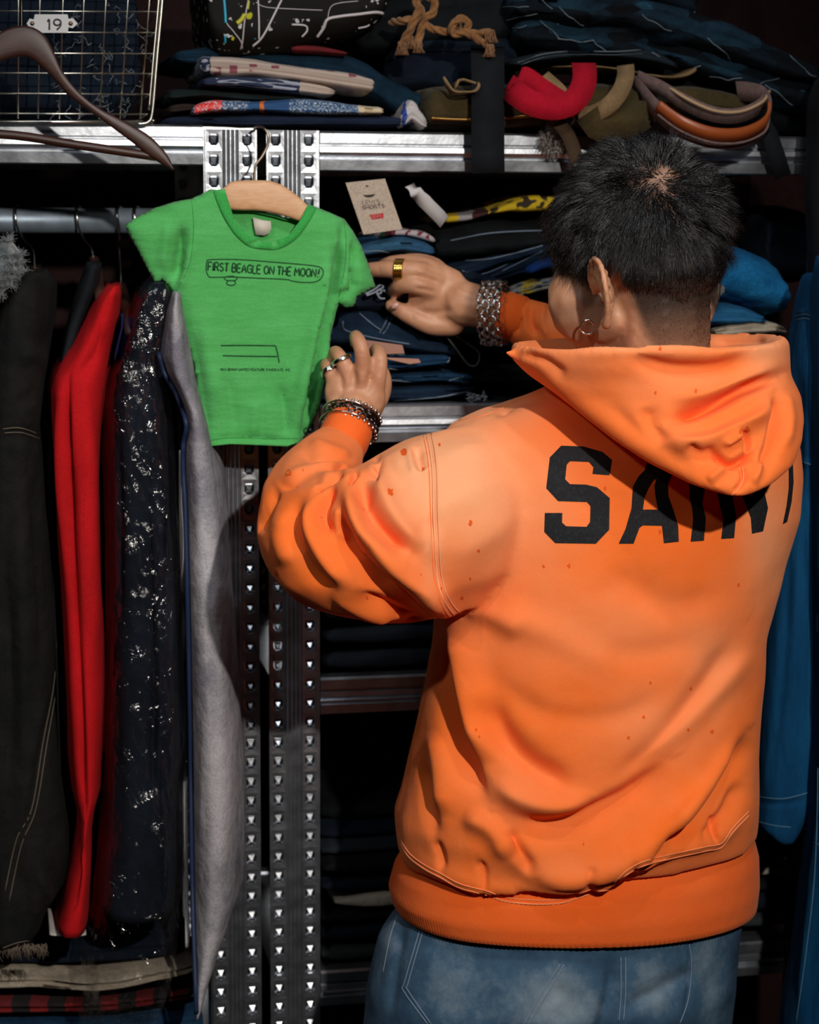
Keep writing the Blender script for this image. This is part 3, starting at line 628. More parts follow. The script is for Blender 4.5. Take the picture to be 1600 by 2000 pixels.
# seams
def stitchline(bv, pts, r, mat, parent, k=6, off=.0004, fade=.75):
    b = seam(bv, pts, r, k, off)
    if not b.v: return
    me = me_b(b); set_attr(me, 'fade', [fade] * len(b.v)); link('stitching', me, mat, parent)
def me_b(b):
    me = bpy.data.meshes.new('stitching'); me.from_pydata([tuple(map(float, p)) for p in b.v], [], b.f); me.update(); return me
stitchline(hb, [(828, 832), (838, 870), (845, 920), (847, 1000), (850, 1070), (855, 1130), (868, 1175), (890, 1205)], .0010, M['orange'], hoodie)
stitchline(hb, [(837, 830), (848, 870), (854, 920), (856, 1000), (859, 1070), (864, 1130), (878, 1172), (900, 1200)], .0010, M['orange'], hoodie)
stitchline(hb, [(822, 834), (832, 875), (838, 920), (841, 1000), (844, 1070), (848, 1130), (861, 1178), (880, 1208)], .0005, M['orange'], hoodie, fade=0)
stitchline(hb, [(845, 832), (880, 824), (930, 815), (975, 800), (1010, 782)], .0006, M['orange'], hoodie, fade=.2)
sq = [(783, 1648), (800, 1675), (830, 1698), (862, 1715), (900, 1735), (950, 1748), (985, 1760), (1040, 1766), (1095, 1764), (1135, 1752), (1165, 1742), (1195, 1735), (1225, 1708), (1260, 1690), (1320, 1675), (1380, 1662), (1410, 1655), (1432, 1625), (1464, 1592)]
stitchline(hrb, sq, .0011, M['orange'], hoodie, fade=.35); stitchline(hrb, [(q[0], q[1] - 8) for q in sq], .0008, M['orange'], hoodie, fade=.35)
stitchline(hdb, [(1450, 912), (1452, 935), (1440, 958), (1428, 968)], .0008, M['orange'], hoodie, fade=.3)
# frayed holes
def tear(bv, x, y, s, seed):
    r_ = random.Random(seed); lp = []
    for k in range(11):
        a = 2 * math.pi * k / 11; q = s * r_.uniform(.45, 1.1); lp.append((x + q * .7 * math.cos(a), y + q * math.sin(a)))
    return decal(bv, [lp], 6, .0007)
for i, (x, y, s) in enumerate([(788, 883, 13), (763, 960, 13), (563, 924, 12), (826, 916, 7), (859, 869, 6), (919, 1021, 8), (935, 1076, 6), (919, 1130, 6), (1062, 1106, 6), (1112, 1105, 8), (903, 1168, 7), (540, 1120, 9), (717, 1168, 6), (1182, 953, 7), (1290, 1038, 8), (1443, 1143, 6), (1271, 1333, 6), (1228, 1440, 6), (1350, 1345, 6), (1391, 1428, 8), (1345, 1425, 5), (1258, 1400, 6), (930, 1425, 6), (936, 1438, 5), (861, 1150, 6), (628, 1010, 3), (711, 995, 3), (822, 1122, 3), (1140, 1648, 5), (1220, 1742, 6), (833, 1693, 4), (592, 918, 4)]):
    q = tear(hb, x, y, s * .75, i)
    if q[0]: mk('frayed_hole', q, M['tear'], hoodie)
for i, (x, y, s) in enumerate([(1290, 680, 6), (1281, 767, 4), (1360, 763, 5), (1461, 838, 7), (1447, 842, 6)]): mk('frayed_hole', tear(hdb, x, y, s, 50 + i), M['tear'], hoodie)
# lettering
cr = lambda pts: [(980 + a / 2.58, 620 + c / 2.58) for a, c in pts]
LT = [
 [cr([(300, 646), (415, 650), (510, 678), (557, 718), (543, 795), (458, 788), (463, 755), (440, 728), (345, 724), (328, 742), (320, 815), (345, 840), (425, 842), (480, 855), (545, 910), (542, 1070), (475, 1140), (270, 1137), (215, 1080), (218, 985), (306, 985), (304, 1033), (325, 1052), (428, 1055), (446, 1030), (448, 950), (430, 930), (285, 925), (225, 860), (243, 705)])],
 [cr([(745, 700), (720, 770), (690, 800), (662, 850), (655, 960), (625, 1065), (590, 1140), (665, 1140), (695, 1060), (712, 1048), (808, 1050), (818, 1138), (893, 1130), (890, 1050), (862, 960), (840, 900), (838, 840), (862, 790), (850, 700)]), cr([(780, 812), (763, 822), (740, 860), (722, 900), (712, 968), (788, 968), (775, 900), (770, 850)])],
 [cr([(945, 820), (948, 915), (960, 960), (965, 1020), (953, 1130), (1020, 1125), (1028, 1010), (1012, 935), (1022, 880), (1030, 820)])],
 [cr([(1085, 820), (1090, 905), (1118, 1020), (1107, 1116), (1172, 1112), (1182, 1000), (1165, 900), (1210, 890), (1256, 1010), (1262, 1090), (1318, 1078), (1343, 960), (1325, 880), (1358, 780), (1350, 740), (1285, 740), (1285, 850), (1258, 905), (1190, 820)])],
 [cr([(1375, 590), (1380, 640), (1432, 660), (1447, 760), (1447, 860), (1436, 950), (1417, 1043), (1440, 1030), (1462, 930), (1472, 830), (1468, 720), (1462, 660), (1478, 640), (1470, 560)])]]
lb = B()
for lp in LT: lb.add(decal(hb, lp, 6, .0007))
M['print'] = cloth('black_print', (.010, .011, .014), (.030, .031, .034), scale=260, fine=900, bump=.2, sheen=0, rough=.75, lo=.5, hi=.85)
mk('printed_lettering', lb.vf, M['print'], hoodie)

# --- jeans and shoes
b = B()
jr = [((800, 1700, 2.325), (1450, 1680, 2.385), .125), ((790, 1765, 2.325), (1443, 1745, 2.385), .135), ((748, 1830, 2.325), (1436, 1810, 2.385), .145), ((722, 1920, 2.325), (1430, 1890, 2.385), .155), ((706, 2010, 2.33), (1418, 1990, 2.385), .150), ((706, 2100, 2.33), (1412, 2080, 2.385), .138), ((722, 2200, 2.33), (1400, 2180, 2.385), .120), ((760, 2280, 2.33), (1370, 2260, 2.385), .09)]
b.add(loft([ringp(l, r, w, .12, 2.3) for l, r, w in jr]))
ankles = []
for (x, Yt, xa, Ya) in ((885, 2.34, 880, 2.36), (1255, 2.36, 1290, 2.44)):
    t0 = PY(x, 2040, Yt); an = PY(xa, 1000, Ya); an[2] = .10; kn = (t0 + an) / 2 + np.array([0, .02, .0]); ankles.append(an)
    for k in range(60):
        s = k / 59; p = (1 - s) ** 2 * t0 + 2 * s * (1 - s) * kn + s * s * an
        b.add(ell(p, ((.104 * (1 - s) + .066 * s), .128 * (1 - s) ** 1.3 + .07 * (1 - (1 - s) ** 1.3), .03)))
jme = remesh(b.vf, .006, 8, 1); cloth_noise(jme, .004, 10, 3); cloth_noise(jme, .0018, 30, 4)
GJ = [([(1205, 1860), (1195, 1930), (1180, 2000), (1170, 2060)], 14, 22, -9), ([(1212, 1870), (1225, 1960), (1215, 2040)], 22, 22, 5), ([(1205, 1975), (1260, 1950), (1330, 1915), (1370, 1890)], 12, 18, -6), ([(790, 1790), (775, 1870), (760, 1990)], 10, 12, -4), ([(1080, 1920), (1110, 1960), (1090, 2010)], 20, 20, -4), ([(950, 1880), (1000, 1960), (1000, 2020)], 30, 30, 4), ([(1345, 1800), (1350, 1900), (1335, 2000)], 5, 6, -3)]
fold(jme, [GJ]); co = get_co(jme); x, y, dd = proj(co)
set_attr(jme, 'fade', blobs(x, y, [(870, 1930, 90, 90, .3), (1080, 1960, 80, 70, .45), (1280, 1930, 50, 60, .35), (1390, 1900, 40, 90, .3), (760, 1850, 30, 60, .2)]))
m, t, bs = nt('washed_denim'); co_ = obj_co(t); at = N(t, 'ShaderNodeAttribute', attribute_name='fade')
n1 = N(t, 'ShaderNodeTexNoise', Scale=16.0, Detail=8.0, Roughness=.7); t.links.new(co_, n1.inputs['Vector'])
ad = N(t, 'ShaderNodeMath', operation='MULTIPLY_ADD'); ad.inputs[1].default_value = .9; t.links.new(n1.outputs[0], ad.inputs[0]); t.links.new(at.outputs['Fac'], ad.inputs[2])
c = ramp(t, ad.outputs[0], [(.32, (.008, .036, .085)), (.58, (.040, .10, .175)), (.95, (.26, .33, .39))])
wv = N(t, 'ShaderNodeTexWave', Scale=420.0, Distortion=2.0, bands_direction='DIAGONAL'); t.links.new(co_, wv.inputs['Vector'])
mx = N(t, 'ShaderNodeMixRGB', blend_type='OVERLAY'); mx.inputs[0].default_value = .35; t.links.new(c, mx.inputs[1]); t.links.new(wv.outputs[0], mx.inputs[2]); t.links.new(mx.outputs[0], bs.inputs['Base Color'])
bp = N(t, 'ShaderNodeBump', Strength=.4, Distance=.0008); t.links.new(wv.outputs[0], bp.inputs['Height']); t.links.new(bp.outputs[0], bs.inputs['Normal']); bs.inputs['Roughness'].default_value = .85
M['jeans'] = m
jeans = link('jeans', jme, M['jeans'], person)
jb = BVHTree.FromPolygons([tuple(c) for c in co], [tuple(p.vertices) for p in jme.polygons])
M['jstitch'] = plain('pale_blue_seam', (.18, .24, .32), .8); M['jdark'] = plain('dark_blue_seam', (.012, .03, .06), .9)
for l in ([(823, 1806), (790, 1918), (788, 1935), (835, 2000)], [(829, 1808), (797, 1920), (796, 1933), (842, 2000)], [(1094, 1884), (1068, 1925), (1020, 2005)], [(1102, 1884), (1076, 1930), (1030, 2005)],
          [(1345, 1840), (1351, 1880), (1345, 1950), (1328, 2000)], [(775, 1790), (762, 1830), (748, 1900)], [(1222, 1870), (1222, 1940), (1218, 1995)], [(1213, 1870), (1213, 1940), (1209, 1995)]): stitchline(jb, l, .0007, M['jstitch'], jeans)
M['shoe'] = plain('shoe_leather', (.02, .02, .02), .5); M['sole'] = plain('rubber_sole', (.5, .48, .44), .7)
for an in ankles:
    sx = an[0]; sy = an[1]
    b = B(); b.add(ell((sx - .01, sy + .05, .05), (.048, .13, .048))); b.add(ell((sx, sy - .02, .075), (.042, .05, .06)))
    o = link('shoe', remesh(b.vf, .006, 4), M['shoe'], person)
    mk('sole', loft([[(sx - .01 + .052 * math.cos(a) * s, sy + .05 + .138 * math.sin(a) * s, z) for a in [2 * math.pi * k / 28 for k in range(28)]] for s, z in ((.96, .0), (1, .008), (1, .022), (.95, .03))]), M['sole'], o)

mk('thumb_nail', ell(PY(772, 597, 2.628), (.0062, .003, .0042), [[.86, 0, -.5], [0, 1, 0], [.5, 0, .86]]), plain('nail', (.62, .33, .27), .3), person)
# --- worn metal
def around(c, ax, r, up=None):
    ax = np.array(ax, float); ax /= np.linalg.norm(ax); a = np.cross(ax, [0, 0, 1.0]) if abs(ax[2]) < .9 else np.cross(ax, [1.0, 0, 0]); a /= np.linalg.norm(a); b_ = np.cross(ax, a)
    return lambda t, rr=1.0, off=0.0: np.array(c) + ax * off + r * rr * (math.cos(t) * a + math.sin(t) * b_)
def bracelet_chain(name, c, ax, r, n, link_r, wire, label, mats, rows=3, squash=.78, tilt=0):
    f = around(c, ax, r); b = B(); ax = np.array(ax) / np.linalg.norm(ax)
    for k in range(n):
        for j in range(rows):
            t = 2 * math.pi * (k + .5 * (j % 2)) / n; off = (j - (rows - 1) / 2) * link_r * 1.25
            p = f(t, 1, off); tg = f(t + .01, 1, off) - p; tg /= np.linalg.norm(tg); nr = p - (np.array(c) + ax * off); nr /= np.linalg.norm(nr)
            wob = .35 * (1 if (k + j) % 2 else -1); sd = math.cos(wob) * ax + math.sin(wob) * nr
            loop = [p + link_r * (1.05 * math.cos(a) * tg + .72 * math.sin(a) * sd) for a in [2 * math.pi * q / 10 for q in range(10)]]
            b.add(tube(loop, wire, 6, closed=True))
    o = mk(name, b.vf, mats, person); tag(o, label); return o
aL = np.array(PY(692, 805, 2.445)) - np.array(PY(676, 860, 2.42)); aR = np.array(PY(945, 600, 2.635)) - np.array(PY(1010, 618, 2.625))
bracelet_chain('bracelet', PY(688, 826, 2.437), aL + np.array([-.004, 0, -.0]), .0305, 20, .0048, .0017, 'dark beaded silver bracelet on the left wrist', M['darkmetal'], 3)
b = B(); f = around(PY(688, 826, 2.437), aL, .0325)
for k in range(26):
    for off in (-.011, .011): b.add(ell(f(2 * math.pi * (k + (.5 if off > 0 else 0)) / 26, 1, off), .0024))
mk('bracelet_bead', b.vf, M['silver'], person)
wf = around(PY(684, 822, 2.437), aL, .0345); b = B()
for o_ in (-.010, .006): b.add(tube([wf(2 * math.pi * k / 40, 1, o_) for k in range(40)], .0011, 6, closed=True))
mk('bangle', b.vf, M['silver'], person)
bracelet_chain('chain_bracelet', PY(966, 612, 2.63), aR + np.array([0, 0, -.012]), .0400, 20, .0056, .0015, 'wide silver chain bracelet on the right wrist', M['silver'], 4)
def ringw(c, d, r, w, mat, name='finger_ring', label=None):
    f = around(c, d, r); b = B()
    for off in np.linspace(-w / 2, w / 2, 4): b.add(tube([f(2 * math.pi * k / 24, 1, off) for k in range(24)], .0022, 6, closed=True))
    o = mk(name, b.vf, mat, person); tag(o, label); return o
v3 = lambda a, c: np.array(PY(*a)) - np.array(PY(*c))
ringw(PY(781, 527, 2.628), v3((760, 527, 2.634), (800, 528, 2.628)), .0125, .008, M['gold'], label='gold band on the pointing finger')
ringw(PY(667, 703, 2.4515), v3((664, 698, 2.452), (676, 722, 2.45)), .0108, .002, M['silver'], label='thin silver ring'); ringw(PY(645, 727, 2.4615), v3((641, 720, 2.465), (650, 738, 2.458)), .0100, .003, M['silver'], label='silver ring')
ec = cast(skin_bvh, 1150, 632, .002); ec = ec if ec is not None else PY(1150, 632, 2.2)
f = around(ec + np.array([-.001, -.0015, -.004]), [.25, 1, .1], .0078); mk('hoop_earring', tube([f(.75 + 5.2 * k / 24) for k in range(25)], .0014, 8), M['silver'], person)
# ------------------------------------------------------------------ helpers in the shelf's frame
def PV(x, y, v): u, z = S(x, y, v); return W(u, v, z)
def ringv(y, xl, xr, vs, vc, hb, e=3.2, n=56, yr=None):   # level ring: edges seen at plane vs, centred at depth vc, half depth hb
    h = _dir((xl + xr) / 2, y); h = np.array([h[0], h[1], 0]); h /= np.linalg.norm(h)
    L = PV(xl, y, vs) + h * (vc - vs); Q = PV(xr, yr or y, vs) + h * (vc - vs); c = (L + Q) / 2; a = (Q - L) / 2; out = []
    for k in range(n):
        t = 2 * math.pi * k / n; cs, sn = math.cos(t), math.sin(t)
        out.append(c + a * math.copysign(abs(cs) ** (2 / e), cs) + h * hb * math.copysign(abs(sn) ** (2 / e), sn))
    return out
def interp_rows(rows, step=22):
    rows = [tuple(map(float, r)) for r in rows]; out = []
    for a, c in zip(rows, rows[1:]):
        k = max(1, int((c[0] - a[0]) / step))
        for j in range(k): t = j / k; out.append(tuple(a[i] * (1 - t) + c[i] * t for i in range(len(a))))
    out.append(rows[-1]); return out
def me_of(vf, name='m'):
    me = bpy.data.meshes.new(name); me.from_pydata([tuple(map(float, p)) for p in vf[0]], [], [tuple(int(i) for i in q) for q in vf[1]]); me.update(); return me
def fixn(me):
    bm = bmesh.new(); bm.from_mesh(me); bmesh.ops.recalc_face_normals(bm, faces=bm.faces[:]); bm.to_mesh(me); bm.free(); me.update(); return me
def garment(name, rows, mat, vs=-.06, vc=.10, hb=.17, e=3.0, folds=(), nz=.006, ns=7, seed=1, parent=None, st=(3, 1, .5), voxel=None):
    rr = [ringv(r[0], r[1], r[2], vs, vc, hb, e, 150) for r in interp_rows(rows, 12)]
    if voxel: me = remesh(loft(rr), voxel, 5, 1)
    else:
        me = fixn(me_of(loft(rr)))
    cloth_noise(me, nz, ns, seed, st); cloth_noise(me, nz * .35, ns * 3, seed + 1, st)
    if folds: fold(me, [[(p, a, c, h * 1.4) for p, a, c, h in folds]])
    return link(name, me, mat, parent)
def roll(name, spine, v, depth, layers, mat, parent=None, nz=.0025, seed=0, n=60, e=4.0, groove=.010, taper=.55):
    sp = spline([tuple(map(float, q)) for q in spine], 8); rings = []; N_ = len(sp)
    for i, q in enumerate(sp):
        c = PV(q[0], q[1], v) + VX * depth / 2; hz = q[2] * 2.62 / F_PX; end = min(i, N_ - 1 - i); k = {0: taper, 1: .85}.get(end, 1.0); r_ = []
        for j in range(n):
            t = 2 * math.pi * j / n; cs, sn = math.cos(t), math.sin(t)
            y = math.copysign(abs(cs) ** (2 / e), cs); z = math.copysign(abs(sn) ** (2 / e), sn)
            g = 0
            if layers > 1 and y < -.2:
                ph = (z + 1) / 2 * layers; g = groove * math.exp(-((ph - round(ph)) / .17) ** 2) if 0 < round(ph) < layers else 0
                g += .004 * math.sin(3.7 * math.floor(ph) + seed)
            r_.append(c + VX * (y * depth / 2 * (.9 + .1 * k) + g) + ZX * z * hz * k)
        rings.append(r_)
    me = fixn(me_of(loft(rings))); cloth_noise(me, nz, 14, seed); cloth_noise(me, nz * .4, 45, seed + 2, (1, 1, 2))
    return link(name, me, mat, parent)
def quad(name, pts, v, mat, th=.0006, parent=None):
    a = [PV(x, y, v[i] if hasattr(v, '__len__') else v) for i, (x, y) in enumerate(pts)]; nn = np.cross(a[1] - a[0], a[-1] - a[0]); nn /= np.linalg.norm(nn)
    return mk(name, loft([[p + nn * th for p in a], [p - nn * th for p in a]]), mat, parent, smooth=False)
def ptube(name, pts, r, mat, parent=None, v=None, k=6, n=8):
    p = [PV(*q) if len(q) == 3 else PV(q[0], q[1], v) for q in spline(pts, k)]; return mk(name, tube(p, r, n), mat, parent)
GL = {'A': (.9, [[(0, 0), (.45, 1), (.9, 0)], [(.18, .38), (.72, .38)]]), 'B': (.8, [[(0, 0), (0, 1), (.55, 1), (.7, .8), (.55, .55), (0, .52)], [(.55, .52), (.8, .3), (.6, 0), (0, 0)]]), 'C': (.8, [[(.8, .85), (.5, 1), (.15, .85), (0, .5), (.15, .12), (.5, 0), (.8, .15)]]),
      'D': (.85, [[(0, 0), (0, 1), (.5, 1), (.85, .7), (.85, .3), (.5, 0), (0, 0)]]), 'E': (.7, [[(.7, 1), (0, 1), (0, 0), (.7, 0)], [(0, .5), (.6, .5)]]), 'F': (.7, [[(.7, 1), (0, 1), (0, 0)], [(0, .5), (.55, .5)]]),
      'G': (.85, [[(.8, .85), (.5, 1), (.12, .85), (0, .5), (.15, .1), (.5, 0), (.85, .12), (.85, .48), (.5, .48)]]), 'H': (.8, [[(0, 0), (0, 1)], [(.8, 0), (.8, 1)], [(0, .5), (.8, .5)]]), 'I': (.15, [[(.07, 0), (.07, 1)]]),
      'L': (.65, [[(0, 1), (0, 0), (.65, 0)]]), 'M': (1.0, [[(0, 0), (.12, 1), (.5, .35), (.88, 1), (1, 0)]]), 'N': (.85, [[(0, 0), (0, 1), (.85, 0), (.85, 1)]]), 'O': (.9, [[(.45, 1), (.1, .8), (0, .5), (.1, .18), (.45, 0), (.8, .18), (.9, .5), (.8, .82), (.45, 1)]]),
      'R': (.8, [[(0, 0), (0, 1), (.55, 1), (.75, .78), (.55, .52), (0, .5)], [(.4, .5), (.8, 0)]]), 'S': (.75, [[(.7, .85), (.4, 1), (.08, .85), (.1, .62), (.6, .42), (.72, .18), (.4, 0), (0, .14)]]), 'T': (.8, [[(0, 1), (.8, 1)], [(.4, 1), (.4, 0)]]),
      'U': (.8, [[(0, 1), (0, .25), (.2, 0), (.6, 0), (.8, .25), (.8, 1)]]), 'V': (.85, [[(0, 1), (.42, 0), (.85, 1)]]), 'Y': (.8, [[(0, 1), (.4, .5), (.8, 1)], [(.4, .5), (.4, 0)]]), '!': (.4, [[(.42, 1), (.28, .38)], [(.22, .09), (.2, 0)]]),
      '.': (.15, [[(.05, .05), (.08, 0)]]), ',': (.15, [[(.08, .08), (.02, -.15)]]), "'": (.15, [[(.1, 1), (.06, .75)]]), '1': (.3, [[(0, .8), (.18, 1), (.18, 0)]]), '9': (.7, [[(.68, .6), (.35, .42), (0, .62), (.1, .95), (.45, 1), (.7, .8), (.66, .35), (.3, 0)]]), '6': (.7, [[(.6, 1), (.15, .7), (0, .3), (.3, 0), (.65, .1), (.68, .4), (.35, .55), (.05, .4)]]), '8': (.7, [[(.35, .52), (.05, .75), (.35, 1), (.65, .75), (.35, .52), (0, .25), (.35, 0), (.7, .25), (.35, .52)]]), '5': (.7, [[(.65, 1), (.1, 1), (.05, .55), (.45, .6), (.68, .3), (.4, 0), (.02, .1)]]),
      '@': (1.1, [[(.55, 1.1), (.1, .9), (-.05, .5), (.1, .1), (.55, -.1), (1.0, .1), (1.15, .5), (1.0, .9), (.55, 1.1)], [(.8, .7), (.55, .8), (.3, .5), (.55, .2), (.8, .3)]])}
def text_strokes(txt, org, ex, ey, gap=.28, sp=.55):  # ex, ey: one letter height along the line and up, in pixels
    out = []; cx = 0
    for ch in txt:
        if ch == ' ': cx += sp; continue
        w, st = GL[ch]
        for s in st: out.append([(org[0] + (cx + a) * ex[0] + c * ey[0], org[1] + (cx + a) * ex[1] + c * ey[1]) for a, c in s])
        cx += w + gap
    return out, cx - gap

# ------------------------------------------------------------------ green T-shirt on its wooden hanger
vS = -.085
m = cloth('green_jersey', (.075, .40, .095), (.10, .46, .13), scale=14, fine=700, bump=.3, sheen=.1, sc=(1, 1, 4), big=.12, bscale=30); M['green'] = m
M['greendark'] = cloth('green_binding', (.035, .33, .06), (.05, .38, .08), scale=14, fine=700, bump=.3, sheen=.1)
left_o = [(413, 371), (395, 381), (375, 390), (340, 395), (300, 407), (268, 424), (245, 440), (256, 465), (270, 490), (287, 523), (303, 552), (318, 547), (331, 561), (343, 580), (360, 650), (378, 722), (390, 800), (398, 873)]
hem = [(450, 867), (500, 869), (560, 872)]
right_o = [(590, 862), (604, 835), (620, 792), (634, 740), (640, 690), (648, 640), (656, 607), (662, 592), (676, 600), (692, 598), (697, 580), (733, 560), (722, 525), (706, 480), (690, 452), (672, 428), (645, 416), (607, 401)]
neckf = [(601, 401), (584, 434), (568, 455), (537, 472), (507, 470), (476, 451), (456, 424), (439, 369)]
neckb = [(601, 401), (585, 428), (560, 430), (530, 422), (490, 414), (458, 408), (439, 369)]
side_l = [left_o[i] for i in range(10, 18)]; side_r = [right_o[i] for i in range(0, 8)]
def panel(neck, sgn):
    v, f = grid_poly([left_o + hem + right_o + neck], 5.5); X = np.array(v); o = []
    dl = stroke_d(X[:, 0], X[:, 1], left_o)[0]; dr = stroke_d(X[:, 0], X[:, 1], right_o)[0]; d = np.minimum(dl, dr)
    bul = np.sqrt(np.clip(1 - (1 - np.clip(d / 45, 0, 1)) ** 2, 0, 1))
    arm = np.exp(-((X[:, 0] - 318) / 40) ** 2 - ((X[:, 1] - 520) / 60) ** 2) * .4 + np.exp(-((X[:, 0] - 655) / 30) ** 2 - ((X[:, 1] - 560) / 60) ** 2) * .3
    for (x, y), b_ in zip(v, bul * (1 - arm)):
        dep = vS + sgn * (.002 + .014 * b_) + .02 * max(0, (x - 600) / 130) ** 1.5 + (.012 if y > 700 and sgn < 0 else 0) * 0
        if y > 840: dep += sgn * .003 * (y - 840) / 30
        o.append(PV(x, y, dep))
    nz_ = sum(np.cross(o[q[1]] - o[q[0]], o[q[2]] - o[q[0]])[1] for q in f[:60])
    if (nz_ > 0) == (sgn < 0): f = [q[::-1] for q in f]
    return o, f
b = B(); b.add(panel(neckf, -1)); nf = len(b.v); b.add(panel(neckb, 1))
sh = me_of(b.vf); 
GS = [([(668, 440), (663, 500), (650, 560), (632, 625), (617, 700), (605, 770), (590, 845)], 5, 10, -16), ([(690, 470), (688, 530), (690, 580)], 5, 8, -8), ([(640, 450), (632, 560), (612, 660), (590, 760), (575, 850)], 14, 14, 7), ([(640, 640), (628, 720), (612, 800), (596, 850)], 7, 7, 5),
      ([(357, 440), (349, 500), (338, 552)], 7, 12, -12), ([(330, 430), (322, 480), (318, 530)], 12, 12, 4), ([(372, 470), (362, 530), (350, 570)], 8, 8, 4),
      ([(439, 728), (452, 790), (460, 850)], 9, 14, -3), ([(500, 780), (495, 860)], 10, 10, 3), ([(545, 745), (556, 800), (560, 860)], 10, 10, -4), ([(520, 770), (530, 860)], 10, 10, 2), ([(400, 600), (410, 700), (430, 800)], 16, 16, 2.5), ([(372, 640), (392, 760), (410, 860)], 8, 12, -3),
      ([(405, 866), (450, 855), (520, 858), (575, 862)], 4, 6, -2.2), ([(655, 590), (668, 575), (690, 570)], 6, 8, -4), ([(655, 455), (680, 500), (700, 540)], 9, 9, 3)]
fold(sh, [[(p, a, c, h * 1.6) for p, a, c, h in GS]]); cloth_noise(sh, .0015, 20, 6)
shirt = link('t_shirt', sh, M['green']); tag(shirt, 'small bright green T-shirt with a printed speech bubble, hanging in front of the uprights', 'T-shirt')
sm = shirt.modifiers.new('thickness', 'SOLIDIFY'); sm.thickness = .0009; sm.offset = 0
wo = ORG[shirt.name]; sco = get_co(sh) + wo; sbv = BVHTree.FromPolygons([tuple(c) for c in sco], [tuple(p.vertices) for p in sh.polygons if max(p.vertices) < nf])
M['ink'] = cloth('faded_ink', (.012, .05, .022), (.02, .10, .035), scale=200, fine=600, sheen=0)
nk_o = [(416, 374), (430, 410), (446, 440), (462, 462), (486, 481), (515, 487), (545, 486), (572, 472), (593, 450), (612, 420), (618, 405)]
nk_i = [(439, 369), (456, 424), (476, 451), (490, 461), (507, 469), (522, 472), (537, 471), (554, 465), (570, 454), (586, 432), (601, 401)]
oc = [cast(sbv, q[0], q[1], 0.0016) for q in spline(nk_o, 4)]; ic_ = [cast(sbv, q[0], q[1], .0022) for q in spline(nk_i, 4)]
dn = lambda l, src: [p if p is not None else PV(*spline(src, 4)[i][:2], vS - .006) for i, p in enumerate(l)]
oc, ic_ = dn(oc, nk_o), dn(ic_, nk_i); rr = []
for a, c in zip(oc, ic_): rr.append([a, (a * .8 + c * .2) + np.array([0, -.0016, 0]), (a * .2 + c * .8) + np.array([0, -.0016, 0]), c, c + np.array([0, .0022, 0]), a + np.array([0, .0016, 0])])
mk('collar', loft(rr), M['greendark'], shirt)
bk = [PV(q[0], q[1], vS + .012) for q in spline([(438, 366), (458, 406), (490, 412), (530, 420), (560, 428), (585, 426), (604, 399)], 5)]
mk('collar', tube(bk, .004, 8, flat=.4), M['greendark'], shirt)
lbl = B(); lv = [(494, 424), (512, 430), (529, 432), (530, 446), (526, 456), (516, 460), (500, 458), (497, 445)]
lbl.add(loft([[PV(x, y, vS + .0085) for x, y in lv], [PV(x, y, vS + .0075) for x, y in lv]])); mk('neck_label', lbl.vf, plain('label_cloth', (.62, .56, .47), .9), shirt)
M['gst'] = plain('green_stitch', (.02, .22, .04), .9)
for l in ([(374, 391), (378, 430), (377, 470), (370, 515), (358, 545), (344, 568)], [(671, 430), (676, 470), (674, 520), (662, 580)], [(420, 385), (436, 424), (458, 456), (484, 476), (515, 482), (545, 481), (570, 467), (590, 445)], [(400, 862), (450, 855), (520, 857), (580, 856)]): mk('stitching', seam(sbv, l, .00045, off=.0004).vf, M['gst'], shirt)
c5 = lambda pts: [(380 + a / 5.714, 500 + c / 5.714) for a, c in pts]
pb = B()
seam(sbv, c5([(130, 110), (140, 62), (180, 40), (500, 40), (900, 70), (1200, 95), (1380, 118), (1430, 155), (1435, 205), (1400, 262), (1330, 292), (1180, 292), (1080, 277), (1020, 262), (700, 247), (400, 234), (190, 238), (148, 212), (130, 160), (130, 110)]), .0009, b=pb)
for cx, cy, rx, ry in ((405, 250, 72, 26), (408, 300, 50, 28)): seam(sbv, c5([(cx + rx * math.cos(a), cy + ry * math.sin(a)) for a in [2 * math.pi * k / 14 for k in range(15)]]), .0008, b=pb)
mk('speech_bubble', pb.vf, M['ink'], shirt)
def words(txt, p0, p1, h, tilt, r, bv, name, mat, parent, gap=.26, sp=.5, off=.0005, lean=0):
    tot = text_strokes(txt, (0, 0), (1, 0), (0, 1), gap, sp)[1]; L_ = math.hypot(p1[0] - p0[0], p1[1] - p0[1]); sx = L_ / tot; d = ((p1[0] - p0[0]) / L_, (p1[1] - p0[1]) / L_)
    st, _ = text_strokes(txt, p0, (d[0] * sx, d[1] * sx), (d[1] * h + lean * h, -d[0] * h), gap, sp); bb = B()
    for s in st: seam(bv, s, r, 2, off, bb)
    return mk(name, bb.vf, mat, parent)
words('FIRST BEAGLE ON THE MOON!', c5([(150, 158)])[0], c5([(1388, 236)])[0], 15.5, 0, .0011, sbv, 'printed_lettering', M['ink'], shirt)
words('REG @1969 UNITED FEATURE SYNDICATE, INC.', c5([(292, 1280)])[0], c5([(1078, 1282)])[0], 4.4, 0, .00042, sbv, 'printed_lettering', M['ink'], shirt)
rb = B(); seam(sbv, c5([(290, 1000), (600, 998), (905, 1002)]), .0009, b=rb); seam(sbv, c5([(905, 1002), (925, 1080), (945, 1190)]), .0009, b=rb); seam(sbv, c5([(315, 1112), (600, 1118), (920, 1122)]), .0009, b=rb)
mk('printed_line', rb.vf, M['ink'], shirt)
